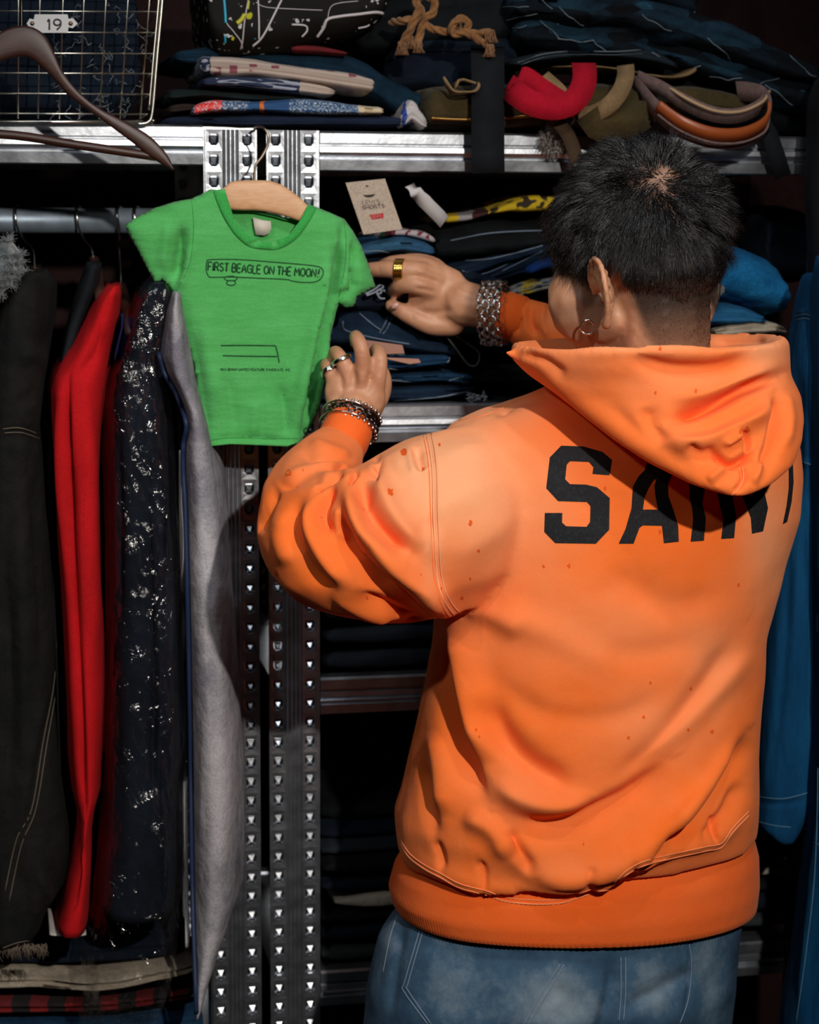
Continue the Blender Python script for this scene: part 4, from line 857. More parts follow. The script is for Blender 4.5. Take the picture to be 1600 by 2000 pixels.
def wood(name, c1, c2, rough=.5, sc=(2, 30, 30), big=6):
    m, t, bs = nt(name); co_ = obj_co(t, sc); n1 = N(t, 'ShaderNodeTexNoise', Scale=float(big), Detail=6.0, Distortion=1.2); t.links.new(co_, n1.inputs['Vector'])
    t.links.new(ramp(t, n1.outputs[0], [(.3, c1), (.7, c2)]), bs.inputs['Base Color']); bs.inputs['Roughness'].default_value = rough; return m
M['wood'] = wood('beech_wood', (.60, .31, .15), (.72, .42, .23)); M['wooddark'] = wood('dark_walnut', (.028, .010, .007), (.055, .018, .011), .45)
def slab(name, top, bot, v, th, mat, parent=None):      # hanger arm: edges of the broad face, with rounded thickness
    T_ = [PV(x, y, v) for x, y in spline(top, 6)]; Bq = [PV(x, y, v) for x, y in spline(bot, 6)]; rings = []
    for a, c in zip(T_, Bq):
        mid = (a + c) / 2; hh = (a - c) / 2; rings.append([mid + hh * math.copysign(abs(math.sin(t)) ** .6, math.sin(t)) + VX * th / 2 * math.copysign(abs(math.cos(t)) ** .6, math.cos(t)) for t in [2 * math.pi * k / 16 for k in range(16)]])
    return mk(name, loft(rings), mat, parent)
hg = thing('wooden_hanger', PV(500, 400, vS), 'pale wooden hanger inside the small green T-shirt', 'hanger')
slab('arm', [(392, 388), (425, 372), (438, 366), (450, 356), (466, 353), (495, 352), (525, 353), (548, 360), (570, 374), (590, 390), (612, 410), (650, 430)], [(396, 400), (425, 402), (444, 408), (456, 410), (475, 411), (498, 411), (522, 414), (545, 419), (565, 425), (585, 432), (610, 436), (648, 442)], vS - .001, .011, M['wood'], hg)
M['hookwire'] = plain('hook_wire', (.42, .33, .25), .3, 1)
ptube('hook', [(497, 356, vS), (497, 338, vS), (500, 322, vS), (514, 303, vS), (523, 282, vS), (523, 262, vS), (515, 250, vS + .004), (503, 247, vS + .02), (498, 249, vS + .06), (497, 255, vS + .088)], .0016, M['hookwire'], hg)

# ------------------------------------------------------------------ dark hanger, wire basket
hg = thing('wooden_hanger', PV(42, 300, -.15), 'dark brown wooden hanger with a lower bar, hanging in front of the wire basket', 'hanger')
slab('arm', [(-250, 318), (-215, 265), (-130, 210), (-75, 160), (-45, 110), (-15, 75), (15, 56), (45, 50), (70, 56), (90, 72), (105, 100), (120, 135), (150, 175), (190, 208), (250, 240), (295, 268), (325, 300), (340, 331)], [(-248, 325), (-205, 305), (-150, 268), (-100, 218), (-50, 165), (-15, 130), (10, 117), (40, 111), (62, 116), (85, 135), (110, 160), (135, 188), (170, 214), (215, 246), (255, 276), (290, 304), (318, 322), (336, 332)], -.15, .012, M['wooddark'], hg)
ptube('bar', [(-215, 262, -.148), (0, 262, -.148), (150, 283, -.148), (305, 306, -.148)], .0052, M['wooddark'], hg)
ptube('hook', [(42, 56, -.15), (42, 10, -.15), (42, -30, -.15), (52, -60, -.14), (48, -85, -.10), (42, -80, -.05), (42, -60, -.03)], .0018, M['darkmetal'], hg)
bas = thing('wire_basket', PV(130, 240, .1), 'zinc wire basket with a numbered plate on the left shelf', 'basket')
b = B(); vb = -.02
FT = -130
for xt, xb in ((-90, -80), (-48, -40), (-5, -2), (36, 35), (78, 74), (123, 116), (164, 155), (207, 194), (250, 235), (292, 274)):
    b.add(tube([PV(xt + (xt - xb) * .5, FT, vb), PV(xt, 0, vb), PV(xb, 232, vb)], .0011, 6))
for y in (-106, -62, -19, 23, 64, 105, 144, 184, 223):
    xr = 312 - 22 * (y / 235); b.add(tube([PV(-95, y - 2, vb), PV(xr - 4, y, vb)], .0011, 6)); b.add(tube([PV(xr - 4, y, vb), PV(xr, y, vb) + VX * .30], .0011, 6))
mk('wire_grid', b.vf, M['wire'], bas)
b = B()
for y0, k in ((FT, 0), (238, 1)): b.add(tube([PV(-95, y0, vb), PV(312 - 22 * (y0 / 235) - 10, y0, vb)], .0022, 8))
b.add(tube(spline([PV(326, FT, vb), PV(318, -10, vb), PV(307, 110, vb), PV(298, 215, vb), PV(290, 238, vb), PV(270, 242, vb)], 6), .0020, 8)); b.add(tube(spline([PV(320, FT, vb + .006), PV(311, -10, vb + .006), PV(300, 110, vb + .006), PV(291, 215, vb + .006)], 6), .0014, 8))
for x in (-95, 300): b.add(tube([PV(x, 236, vb), PV(x, 236, vb) + VX * .30], .002, 8))
for k in range(1, 8): b.add(tube([PV(-95, 236, vb) + VX * .04 * k, PV(294, 236, vb) + VX * .04 * k], .0011, 6))
mk('rim', b.vf, M['wire'], bas)
pl_o = [(52, 46), (58, 36), (66, 38), (68, 28), (132, 28), (134, 37), (142, 35), (152, 46), (142, 55), (134, 53), (132, 64), (68, 64), (66, 53), (58, 55)]
plate = mk('number_plate', loft([[PV(x, y, vb - .004) for x, y in pl_o], [PV(x, y, vb - .0025) for x, y in pl_o]]), plain('dull_aluminium', (.34, .34, .35), .5, .7), bas, smooth=False)
b = B()
for s in text_strokes('19', (93, 58), (19, 0), (0, -20), .35)[0]: b.add(tube([PV(x, y, vb - .0046) for x, y in spline(s, 3)], .0011, 6))
mk('numerals', b.vf, plain('stamped_dark', (.03, .03, .03), .6), plate)
b = B()
for x in (63, 138): b.add(ell(PV(x, 46, vb - .004), .0028))
mk('rivet', b.vf, plain('brass_rivet', (.30, .20, .12), .4, 1), plate)
DN = denim('deep_navy_denim', (.002, .005, .012), (.006, .014, .028)); DB = denim('dark_blue_denim', (.003, .010, .026), (.010, .032, .065)); DM = denim('mid_blue_denim', (.004, .022, .060), (.016, .07, .14)); DK = denim('black_denim', (.002, .003, .004), (.006, .008, .010))
bk = roll('frayed_jeans', [(-120, 60, 150), (40, 60, 165), (180, 62, 160), (272, 70, 140)], .03, .2, 4, DN, nz=.006, seed=3); tag(bk, 'dark frayed jeans bundled inside the wire basket', 'jeans')
b = B()
for k in range(46):
    x, y = rnd.uniform(100, 285), rnd.uniform(5, 220); p = [PV(x, y, .022)]
    for j in range(7): p.append(p[-1] + np.array([rnd.uniform(-.006, .006), rnd.uniform(-.002, .002), rnd.uniform(-.007, .004)]))
    b.add(tube(p, .0004, 4))
mk('frayed_thread', b.vf, plain('pale_thread', (.20, .22, .24), .9), bk)['kind'] = 'stuff'
# ------------------------------------------------------------------ garments on the rail
GJK = cloth('dark_worn_denim', (.004, .005, .005), (.011, .010, .009), scale=18, fine=900, bump=.5, big=.3)
def hook(x0, x1, y1, root=None):
    return ptube('hook', [(x0 + 16, 424, VR + .018), (x0 + 8, 408, VR + .006), (x0, 402, VR - .012), (x0 - 3, 415, VR - .024), (x0, 440, VR - .026), (x0 + (x1 - x0) * .35, 466, VR - .02), (x1 - 6, 482, VR - .004), (x1 - 2, 495, VR), (x1, y1, VR)], .0016, M['silver'], root)
def on_hanger(name, label, cat, x0, x1, y1, body):
    r = thing(name, PV(x1, 1000, .1), label, cat, None)
    h = thing('clothes_hanger', PV(x1, y1, VR), 'wire-hooked hanger holding the ' + label.split(',')[0], 'hanger', 'hangers on the clothes rail')
    hook(x0, x1, y1, h)
    zz = PV(x1, y1, VR)
    mk('shoulder_bar', tube([zz - VX * .19 - ZX * .05, zz - VX * .08 - ZX * .012, zz + ZX * .002, zz + VX * .08 - ZX * .012, zz + VX * .19 - ZX * .05], .007, 8, flat=.6), M['wooddark'], h)
    return r
j = on_hanger('denim_jacket', 'black faded denim jacket, nearest to the picture edge on the left rail', 'jacket', 33, 68, 528, None)
garment('body', [(535, 45, 90), (560, 15, 108), (620, -30, 112), (700, -45, 104), (840, -50, 88), (1000, -60, 98), (1200, -60, 118), (1400, -60, 122), (1500, -60, 128), (1640, -60, 146), (1700, -60, 148), (1760, -60, 138), (1800, -60, 112), (1850, -60, 92)], GJK, vs=-.10, vc=.09, hb=.19, seed=4, parent=j, nz=.009,
        folds=[([(110, 1200), (108, 1350), (80, 1480), (60, 1590), (30, 1660), (5, 1800)], 8, 12, -6), ([(30, 700), (70, 690), (92, 720)], 10, 14, 6), ([(0, 860), (50, 850), (85, 870)], 6, 10, -6), ([(30, 1000), (45, 1200), (40, 1400)], 20, 20, 5), ([(70, 1700), (100, 1760), (110, 1800)], 10, 10, 5), ([(30, 1690), (50, 1760), (60, 1830)], 10, 10, -5), ([(90, 1500), (110, 1600), (120, 1700)], 14, 14, 5), ([(60, 900), (80, 1100), (85, 1350)], 12, 16, -5), ([(10, 1100), (20, 1400), (0, 1600)], 12, 16, -6), ([(40, 580), (60, 640), (95, 700)], 12, 14, -5), ([(75, 760), (50, 780), (20, 790)], 8, 10, -4)])
jo = j.children[-1]; jme_ = jo.data; jv = BVHTree.FromPolygons([tuple(c) for c in get_co(jme_) + ORG[jo.name]], [tuple(p.vertices) for p in jme_.polygons])
b = B(); M['tan'] = plain('tan_stitch', (.13, .10, .07), .9)
for l in ([(5, 838), (40, 836), (80, 850)], [(8, 846), (42, 845), (80, 858)], [(112, 1215), (106, 1330), (84, 1450), (62, 1580), (32, 1640), (10, 1740)], [(120, 1215), (112, 1330), (92, 1450), (70, 1580), (42, 1650), (18, 1760)], [(5, 1852), (40, 1840), (90, 1835)]): seam(jv, l, .0007, b=b)
mk('stitching', b.vf, M['tan'], j)
b = B()
for k in range(120):
    x = rnd.uniform(-10, 92); p = PV(x, 1848 + rnd.uniform(-6, 4), -.098); q = p + np.array([rnd.uniform(-.006, .006), 0, -rnd.uniform(.004, .02)]); b.add(tube([p, (p + q) / 2 + np.array([rnd.uniform(-.003, .003), 0, 0]), q], .0005, 4))
mk('frayed_hem', b.vf, M['tan'], j)['kind'] = 'stuff'
j = on_hanger('coat', 'plain black coat, between the faded black jacket and the red one', 'coat', 153, 183, 508, None)
garment('body', [(515, 168, 200), (560, 150, 196), (640, 128, 160), (740, 112, 120), (900, 92, 100), (1300, 106, 116), (1700, 116, 124)], M['black'], vs=-.02, vc=.06, hb=.10, seed=6, parent=j, nz=.004)
REDM = cloth('red_wool', (.42, .004, .006), (.55, .006, .010), scale=8, fine=700, bump=.4)
j = on_hanger('red_jacket', 'bright red jacket, beside the plastic-covered dark suit', 'jacket', 232, 236, 560, None)
red = garment('body', [(560, 212, 234), (580, 190, 236), (620, 170, 232), (680, 140, 220), (735, 98, 212), (765, 90, 207), (850, 96, 200), (950, 102, 195), (1150, 112, 197), (1350, 122, 202), (1480, 130, 201), (1560, 140, 197), (1600, 150, 185), (1640, 150, 178), (1700, 142, 176), (1770, 126, 172), (1820, 108, 170)], REDM, vs=-.08, vc=.01, hb=.11, seed=9, parent=j, nz=.005,
        folds=[([(132, 742), (131, 850), (136, 950), (142, 1100), (152, 1300), (160, 1480), (165, 1580)], 8, 6, -34), ([(110, 760), (115, 900), (122, 1150)], 10, 10, 5), ([(175, 800), (172, 1000), (180, 1300)], 16, 16, 7), ([(200, 640), (190, 690), (150, 740)], 12, 12, -5), ([(160, 1640), (155, 1700), (140, 1790)], 8, 10, -6)])
roll('lining', [(97, 1826, 3), (130, 1828, 3), (168, 1826, 3)], -.07, .10, 1, plain('pale_lining', (.5, .46, .44), .8), j, nz=.001)
# dark suit in plastic film
SUIT = cloth('navy_suiting', (.003, .005, .011), (.007, .012, .022), scale=10, fine=900, bump=.3)
j = on_hanger('suit', 'dark navy suit under clear plastic film, on the left rail', 'suit', 266, 300, 548, None)
srows = [(552, 296, 328), (575, 272, 340), (620, 252, 340), (690, 236, 322), (730, 216, 326), (800, 208, 334), (900, 206, 344), (1100, 210, 356), (1300, 212, 360), (1500, 210, 360), (1650, 200, 358), (1750, 190, 356), (1800, 188, 350)]
garment('body', srows, SUIT, vs=-.09, vc=.09, hb=.18, seed=12, parent=j, nz=.006, folds=[([(300, 900), (305, 1200), (300, 1600)], 8, 10, -14), ([(335, 900), (330, 1300), (320, 1650)], 7, 8, -8), ([(250, 800), (262, 1000), (255, 1300)], 20, 20, 6), ([(235, 860), (240, 1200)], 7, 7, -5)])
m, t, bs = nt('clear_film'); nt_ = t
out = [n for n in t.nodes if n.type == 'OUTPUT_MATERIAL'][0]; tr = N(t, 'ShaderNodeBsdfTransparent'); gl = N(t, 'ShaderNodeBsdfGlossy'); gl.inputs['Roughness'].default_value = .13; gl.inputs['Color'].default_value = (1, 1, 1, 1)
fr = N(t, 'ShaderNodeFresnel', IOR=1.55); ms = N(t, 'ShaderNodeMixShader'); co_ = obj_co(t, (1, 1, .55))
n1 = N(t, 'ShaderNodeTexNoise', Scale=34.0, Detail=5.0, Roughness=.6, Distortion=.8); t.links.new(co_, n1.inputs['Vector'])
vo = N(t, 'ShaderNodeTexVoronoi', Scale=95.0); t.links.new(co_, vo.inputs['Vector'])
bp = N(t, 'ShaderNodeBump', Strength=.7, Distance=.012); t.links.new(n1.outputs[0], bp.inputs['Height']); b2 = N(t, 'ShaderNodeBump', Strength=.8, Distance=.004); t.links.new(vo.outputs['Distance'], b2.inputs['Height']); t.links.new(bp.outputs[0], b2.inputs['Normal'])
t.links.new(b2.outputs[0], gl.inputs['Normal']); t.links.new(b2.outputs[0], fr.inputs['Normal'])
ad = N(t, 'ShaderNodeMath', operation='ADD'); ad.inputs[1].default_value = .03; t.links.new(fr.outputs[0], ad.inputs[0]); mn = N(t, 'ShaderNodeMath', operation='MINIMUM'); mn.inputs[1].default_value = .22; t.links.new(ad.outputs[0], mn.inputs[0]); t.links.new(mn.outputs[0], ms.inputs[0])
t.links.new(tr.outputs[0], ms.inputs[1]); t.links.new(gl.outputs[0], ms.inputs[2]); t.links.new(ms.outputs[0], out.inputs[0]); M['film'] = m
frows = [(r[0], r[1] - 5, r[2] + 4) for r in srows[:-1]] + [(1810, 180, 352), (1880, 160, 352), (1930, 156, 345), (1980, 190, 330), (2010, 150, 320)]
film = garment('plastic_cover', frows, M['film'], vs=-.115, vc=.09, hb=.205, e=5, seed=21, parent=j, nz=.005, ns=9, st=(2, 2, 1))
# grey garment bag
BAGM = cloth('grey_nonwoven', (.46, .44, .47), (.19, .18, .22), scale=7, fine=500, bump=.4, sheen=0, lo=.42, hi=.62, big=.3)
j = on_hanger('garment_bag', 'long mottled grey garment bag with navy piping, beside the steel uprights', 'garment bag', 318, 342, 562, None)
gbr = [(572, 336, 354), (610, 322, 362), (660, 312, 376), (700, 306, 384), (740, 320, 390), (770, 338, 396), (805, 354, 406), (840, 356, 416), (880, 350, 428), (940, 351, 440), (1060, 354, 449), (1200, 359, 461), (1400, 363, 474), (1550, 366, 480), (1700, 368, 481), (1775, 370, 478), (1860, 372, 444), (1930, 376, 412), (1990, 381, 390)]
gb = garment('body', gbr, BAGM, vs=-.13, vc=.06, hb=.19, e=2.6, seed=17, parent=j, nz=.004, folds=[([(420, 1500), (425, 1650), (410, 1800)], 16, 16, 4), ([(400, 1200), (420, 1350), (430, 1500)], 12, 12, -3)])
gv = BVHTree.FromPolygons([tuple(c) for c in get_co(gb.data) + ORG[gb.name]], [tuple(p.vertices) for p in gb.data.polygons])
def edge_line(pts, off, r, name, mat):
    p = []
    for x, y in spline(pts, 8):
        h = cast(gv, x + 6, y, off); h = h if h is not None else cast(gv, x + 12, y, off)
        if h is not None: d = _dir(x, y); p.append(C0 + d * ((h - C0)[1] / d[1]))
    return mk(name, tube(p, r, 8), mat, j)
edge_line([(310, 690), (322, 730), (342, 765), (358, 805), (364, 835), (358, 870), (358, 920), (362, 1000), (367, 1200), (371, 1400), (373, 1550), (376, 1750), (381, 1900), (384, 1985)], .002, .0030, 'piping', plain('navy_piping', (.008, .022, .075), .6))
edge_line([(354, 880), (354, 1000), (359, 1200), (362, 1500), (364, 1700), (366, 1850)], .001, .0028, 'zip_edge', plain('pale_edge', (.42, .40, .40), .7))
FUR = cloth('grey_fur', (.16, .18, .19), (.05, .06, .065), scale=60, fine=300, bump=1, sheen=.5)
o = garment('fur_collar', [(478, -30, 18), (500, -40, 34), (530, -45, 40), (556, -40, 28), (575, -30, 10)], FUR, vs=-.11, vc=-.05, hb=.06, nz=.010, ns=30, st=(1, 1, 1)); tag(o, 'fluffy grey fur collar at the left end of the clothes rail', 'collar')
b = B(); cc = get_co(o.data) + ORG[o.name]; nn = get_no(o.data)
for i in rs.choice(len(cc), 2600): b.add(tube([cc[i], cc[i] + nn[i] * .003 + rs.randn(3) * .0015, cc[i] + nn[i] * .005 + rs.randn(3) * .003], .00025, 3))
mk('fur', b.vf, FUR, o)['kind'] = 'stuff'
bl = garment('blue_garment', [(640, 236, 240), (620, 236, 240)][::-1] + [(690, 224, 230), (705, 222, 226)], cloth('cobalt', (.01, .03, .22), (.01, .02, .12)), vs=-.095, vc=.03, hb=.12, nz=.002); tag(bl, 'thin sliver of cobalt blue cloth between the red jacket and the suit', 'garment')

# folded clothes low on the left
cream = cloth('cream_cotton', (.42, .36, .28), (.26, .22, .17), scale=20, fine=500, big=.3)
def plaid(name, sx, c1, c2, c3):
    m, t, bs = nt(name); co_ = obj_co(t); sp = N(t, 'ShaderNodeSeparateXYZ'); t.links.new(co_, sp.inputs[0]); r_ = []
    for ax in (0, 2):
        a = N(t, 'ShaderNodeMath', operation='MULTIPLY'); a.inputs[1].default_value = sx; t.links.new(sp.outputs[ax], a.inputs[0]); f_ = N(t, 'ShaderNodeMath', operation='FRACT'); t.links.new(a.outputs[0], f_.inputs[0])
        r_.append(ramp(t, f_.outputs[0], [(0, (0, 0, 0)), (.5, (1, 1, 1))], 'CONSTANT'))
    m1 = N(t, 'ShaderNodeMixRGB'); m1.inputs[1].default_value = (*c1, 1); m1.inputs[2].default_value = (*c2, 1); t.links.new(r_[0], m1.inputs[0]); m2 = N(t, 'ShaderNodeMixRGB'); m2.inputs[2].default_value = (*c3, 1); t.links.new(m1.outputs[0], m2.inputs[1])
    h = N(t, 'ShaderNodeMath', operation='MULTIPLY'); h.inputs[1].default_value = .45; t.links.new(r_[1], h.inputs[0]); t.links.new(h.outputs[0], m2.inputs[0]); t.links.new(m2.outputs[0], bs.inputs['Base Color']); bs.inputs['Roughness'].default_value = .9; return m
def item(o, label, cat, group=None): return tag(o, label, cat, group)
RP = plaid('red_buffalo_plaid', 22, (.22, .008, .010), (.010, .006, .008), (.01, .006, .008))
item(roll('folded_shirt', [(-60, 1865, 24), (120, 1868, 26), (360, 1850, 24)], .03, .30, 2, DN, seed=30), 'navy folded shirt on top of the low pile at left', 'shirt', 'folded clothes low on the left')
item(roll('folded_trousers', [(-60, 1922, 20), (60, 1920, 22), (180, 1928, 20), (300, 1910, 20), (380, 1890, 18)], .0, .32, 2, cream, seed=31, nz=.004), 'rumpled cream trousers in the low pile at left', 'trousers', 'folded clothes low on the left')
item(roll('folded_shirt', [(-60, 1968, 20), (100, 1970, 20), (250, 1962, 20), (400, 1940, 18)], .02, .30, 2, RP, seed=32), 'folded red and black plaid shirt in the low pile at left', 'shirt', 'folded clothes low on the left')
item(roll('folded_jeans', [(-60, 2030, 36), (100, 2030, 38), (250, 2028, 40), (400, 2010, 40)], .02, .32, 3, DM, seed=33), 'blue jeans at the bottom of the low pile at left', 'jeans', 'folded clothes low on the left')

# denim jackets on the right
def gY(name, rows, mat, Y, b0, parent, folds=(), nz=.005, seed=1):
    rr = [ringp((r[1], r[0], Y), (r[2], r[0], Y), b0, b0, 2.8, 56) for r in interp_rows(rows)]; me = remesh(loft(rr), .007, 4, 1)
    cloth_noise(me, nz, 8, seed, (3, 1, .6)); cloth_noise(me, nz * .4, 26, seed + 1, (2, 1, .7))
    if folds: fold(me, [folds])
    return link(name, me, mat, parent)
BJ = cloth('bright_indigo', (.001, .040, .12), (.004, .085, .21), scale=10, fine=1000, bump=.5, sc=(2, 2, .5), lo=.3, hi=.7, big=.2)
M['bst'] = plain('pale_blue_stitch', (.10, .24, .36), .9)
j = thing('denim_jacket', PY(1545, 1600, 2.63), 'indigo denim jacket with a long sleeve, hanging behind the person', 'jacket', None)
g = gY('sleeve', [(535, 1578, 1640), (590, 1560, 1650), (650, 1548, 1655), (720, 1540, 1655), (900, 1530, 1640), (1000, 1518, 1618), (1150, 1505, 1605), (1300, 1488, 1600), (1450, 1478, 1594), (1560, 1474, 1584), (1605, 1472, 1560), (1622, 1500, 1545)], BJ, 2.64, .07, j, [([(1560, 700), (1555, 850), (1560, 1000)], 10, 14, -6), ([(1540, 1050), (1530, 1300), (1510, 1500)], 10, 12, -5), ([(1570, 1000), (1570, 1250), (1565, 1500)], 8, 8, -5), ([(1478, 1568), (1530, 1572), (1580, 1560)], 4, 6, -3), ([(1550, 612), (1580, 608), (1600, 616)], 5, 5, 2.5), ([(1560, 900), (1580, 905), (1600, 910)], 5, 5, 3)])
gvb = BVHTree.FromPolygons([tuple(c) for c in get_co(g.data) + ORG[g.name]], [tuple(p.vertices) for p in g.data.polygons]); b = B()
for l in ([(1552, 618), (1575, 614), (1598, 624)], [(1553, 626), (1575, 622), (1598, 632)], [(1480, 1556), (1530, 1560), (1580, 1548)], [(1558, 900), (1580, 906), (1599, 915)], [(1478, 1604), (1510, 1612), (1545, 1616)]): seam(gvb, l, .0006, b=b)
mk('stitching', b.vf, M['bst'], j)
j = thing('denim_jacket', PY(1600, 2000, 2.56), 'blue denim jacket cut by the right picture edge, in front of the long sleeve', 'jacket', None)
g = gY('body', [(500, 1604, 1680), (560, 1596, 1700), (900, 1593, 1700), (1200, 1592, 1710), (1500, 1590, 1710), (1650, 1584, 1720), (1800, 1562, 1720), (1900, 1545, 1720), (2000, 1528, 1720), (2080, 1518, 1720)], BJ, 2.55, .08, j, [([(1594, 1600), (1580, 1800), (1560, 2000)], 8, 10, 5)], seed=7)
gvb = BVHTree.FromPolygons([tuple(c) for c in get_co(g.data) + ORG[g.name]], [tuple(p.vertices) for p in g.data.polygons]); b = B()
for l in ([(1592, 1645), (1600, 1650)], [(1597, 1200), (1598, 1500), (1592, 1700), (1576, 1850), (1555, 2000)]): seam(gvb, l, .0006, b=b)
mk('stitching', b.vf, M['bst'], j)
j = thing('coat', PY(1640, 1400, 2.66), 'added black coat darkening the right picture edge, behind the denim jackets', 'coat')  # made-up coat, added to keep this edge black
gY('body', [(150, 1600, 1690), (200, 1582, 1700), (400, 1581, 1710), (700, 1590, 1710), (1400, 1600, 1710)], M['black'], 2.68, .07, j)
rail = mk('hanging_rail', tube([PY(1400, 380, 3.0) * 0 + np.array([PY(1620, 400, 2.6)[0] - .0, 2.46, 2.02]), np.array([PY(1620, 400, 2.6)[0], 2.62, 2.02]), np.array([PY(1620, 400, 2.6)[0], 3.02, 2.02])], .014, 12), M['rail']); tag(rail, 'steel rail arm above the denim jackets at the right', 'rail')
# ------------------------------------------------------------------ top shelf of the right unit
def gen(t): return t.nodes.new('ShaderNodeTexCoord').outputs['Generated']
def banded(name, stops, spk=None, motif=None, jitter=.03):   # colours change along the length of the cloth
    m, t, bs = nt(name); g = gen(t); sp = N(t, 'ShaderNodeSeparateXYZ'); t.links.new(g, sp.inputs[0]); oc_ = obj_co(t)
    n1 = N(t, 'ShaderNodeTexNoise', Scale=40.0, Detail=3.0); t.links.new(oc_, n1.inputs['Vector']); ad = N(t, 'ShaderNodeMath', operation='MULTIPLY_ADD'); ad.inputs[1].default_value = jitter; t.links.new(n1.outputs[0], ad.inputs[0]); t.links.new(sp.outputs[0], ad.inputs[2])
    c = ramp(t, ad.outputs[0], stops, 'CONSTANT')
    for kind, rng, col, sc_ in (spk or []):
        if kind == 'paisley': n2 = N(t, 'ShaderNodeTexWave', Scale=sc_, Distortion=9.0, Detail=3.0); n2.wave_type = 'RINGS'; t.links.new(oc_, n2.inputs['Vector']); f_ = n2.outputs[0]; th = .72
        elif kind == 'speck': n2 = N(t, 'ShaderNodeTexNoise', Scale=sc_, Detail=1.0); t.links.new(oc_, n2.inputs['Vector']); f_ = n2.outputs[0]; th = .56
        else: n2 = N(t, 'ShaderNodeTexVoronoi', Scale=sc_, Randomness=.25, distance='CHEBYCHEV'); t.links.new(oc_, n2.inputs['Vector']); iv = N(t, 'ShaderNodeMath', operation='SUBTRACT'); iv.inputs[0].default_value = 1; t.links.new(n2.outputs['Distance'], iv.inputs[1]); f_ = iv.outputs[0]; th = .80
        k = ramp(t, f_, [(th - .02, (0, 0, 0)), (th + .02, (1, 1, 1))]); w = ramp(t, ad.outputs[0], [(0, (0, 0, 0)), (max(rng[0], .001), (1, 1, 1)), (min(rng[1], .999), (0, 0, 0))] if rng[0] > 0 else [(0, (1, 1, 1)), (rng[1], (0, 0, 0))], 'CONSTANT')
        mu = N(t, 'ShaderNodeMath', operation='MULTIPLY'); t.links.new(k, mu.inputs[0]); t.links.new(w, mu.inputs[1]); mx = N(t, 'ShaderNodeMixRGB'); mx.inputs[2].default_value = (*col, 1); t.links.new(c, mx.inputs[1]); t.links.new(mu.outputs[0], mx.inputs[0]); c = mx.outputs[0]
    t.links.new(c, bs.inputs['Base Color']); bs.inputs['Roughness'].default_value = .85; return m
NAV = (.008, .018, .055); WHT = (.28, .30, .36); CRM = (.42, .33, .28)
g1 = 'folded cloths on the top shelf'
item(roll('folded_cloth', [(325, 236, 11), (500, 236, 13), (700, 236, 13), (820, 238, 9)], -.015, .34, 2, cloth('navy_cotton', (.006, .010, .026), (.012, .02, .05)), seed=40), 'dark navy cloth at the bottom of the top-shelf pile', 'cloth', g1)
item(roll('folded_scarf', [(378, 216, 10), (420, 206, 13), (500, 208, 14), (600, 208, 16), (700, 214, 13), (752, 216, 10)], -.025, .26, 2, banded('patterned_scarf', [(0, (.55, .012, .015)), (.10, (.012, .06, .17)), (.19, (.65, .014, .016)), (.31, (.015, .07, .18)), (.47, (.60, .14, .02)), (.49, (.012, .06, .17)), (.90, (.55, .46, .32))], [('speck', (.09, .42), (.5, .5, .5), 420.0), ('speck', (.6, .90), (.38, .44, .46), 420.0)]), seed=41), 'blue scarf with red patches and a cream end, in the top-shelf pile', 'scarf', g1)
item(roll('folded_cloth', [(330, 186, 12), (400, 182, 10), (500, 190, 7), (620, 192, 7)], .0, .25, 2, cloth('dark_teal', (.005, .010, .010), (.010, .018, .018)), seed=42), 'dark teal cloth with a rolled edge in the top-shelf pile', 'cloth', g1)
item(roll('folded_cloth', [(332, 214, 9), (380, 210, 9), (430, 222, 7)], .0, .2, 2, cloth('dark_brown_cotton', (.03, .018, .014), (.02, .012, .01)), seed=43), 'small dark brown rolled cloth at the left of the top-shelf pile', 'cloth', g1)
item(roll('bandana', [(396, 160, 12), (470, 158, 13), (560, 167, 13), (655, 180, 9)], -.015, .22, 2, banded('navy_bandana', [(0, NAV), (.80, CRM)], [('paisley', (.30, .80), WHT, 22.0)]), seed=44), 'navy paisley bandana folded under the cream one', 'bandana', g1)
item(roll('bandana', [(392, 126, 20), (440, 130, 22), (500, 132, 17), (600, 145, 18), (700, 160, 17), (732, 166, 14)], -.02, .22, 2, banded('cream_bandana', [(0, NAV), (.225, CRM)], [('paisley', (0, .22), WHT, 24.0), ('motif', (.24, .999), (.20, .05, .07), 42.0)]), seed=45), 'cream bandana with small printed squares and a navy paisley end', 'bandana', g1)
TEAL = denim('teal_denim', (.002, .012, .026), (.005, .032, .060))
item(roll('folded_jeans', [(340, 110, 14), (430, 112, 22), (560, 122, 26), (680, 138, 34), (780, 190, 36), (832, 215, 26)], .03, .3, 2, TEAL, seed=46, nz=.005), 'teal blue jeans draped behind the cream bandana', 'jeans', g1)
item(roll('red_cloth', [(570, 94, 6), (620, 96, 7), (680, 104, 5)], .01, .1, 1, cloth('dull_red', (.16, .012, .015), (.1, .01, .012)), seed=47), 'small dull red cloth beneath the paint-splattered bag', 'cloth')
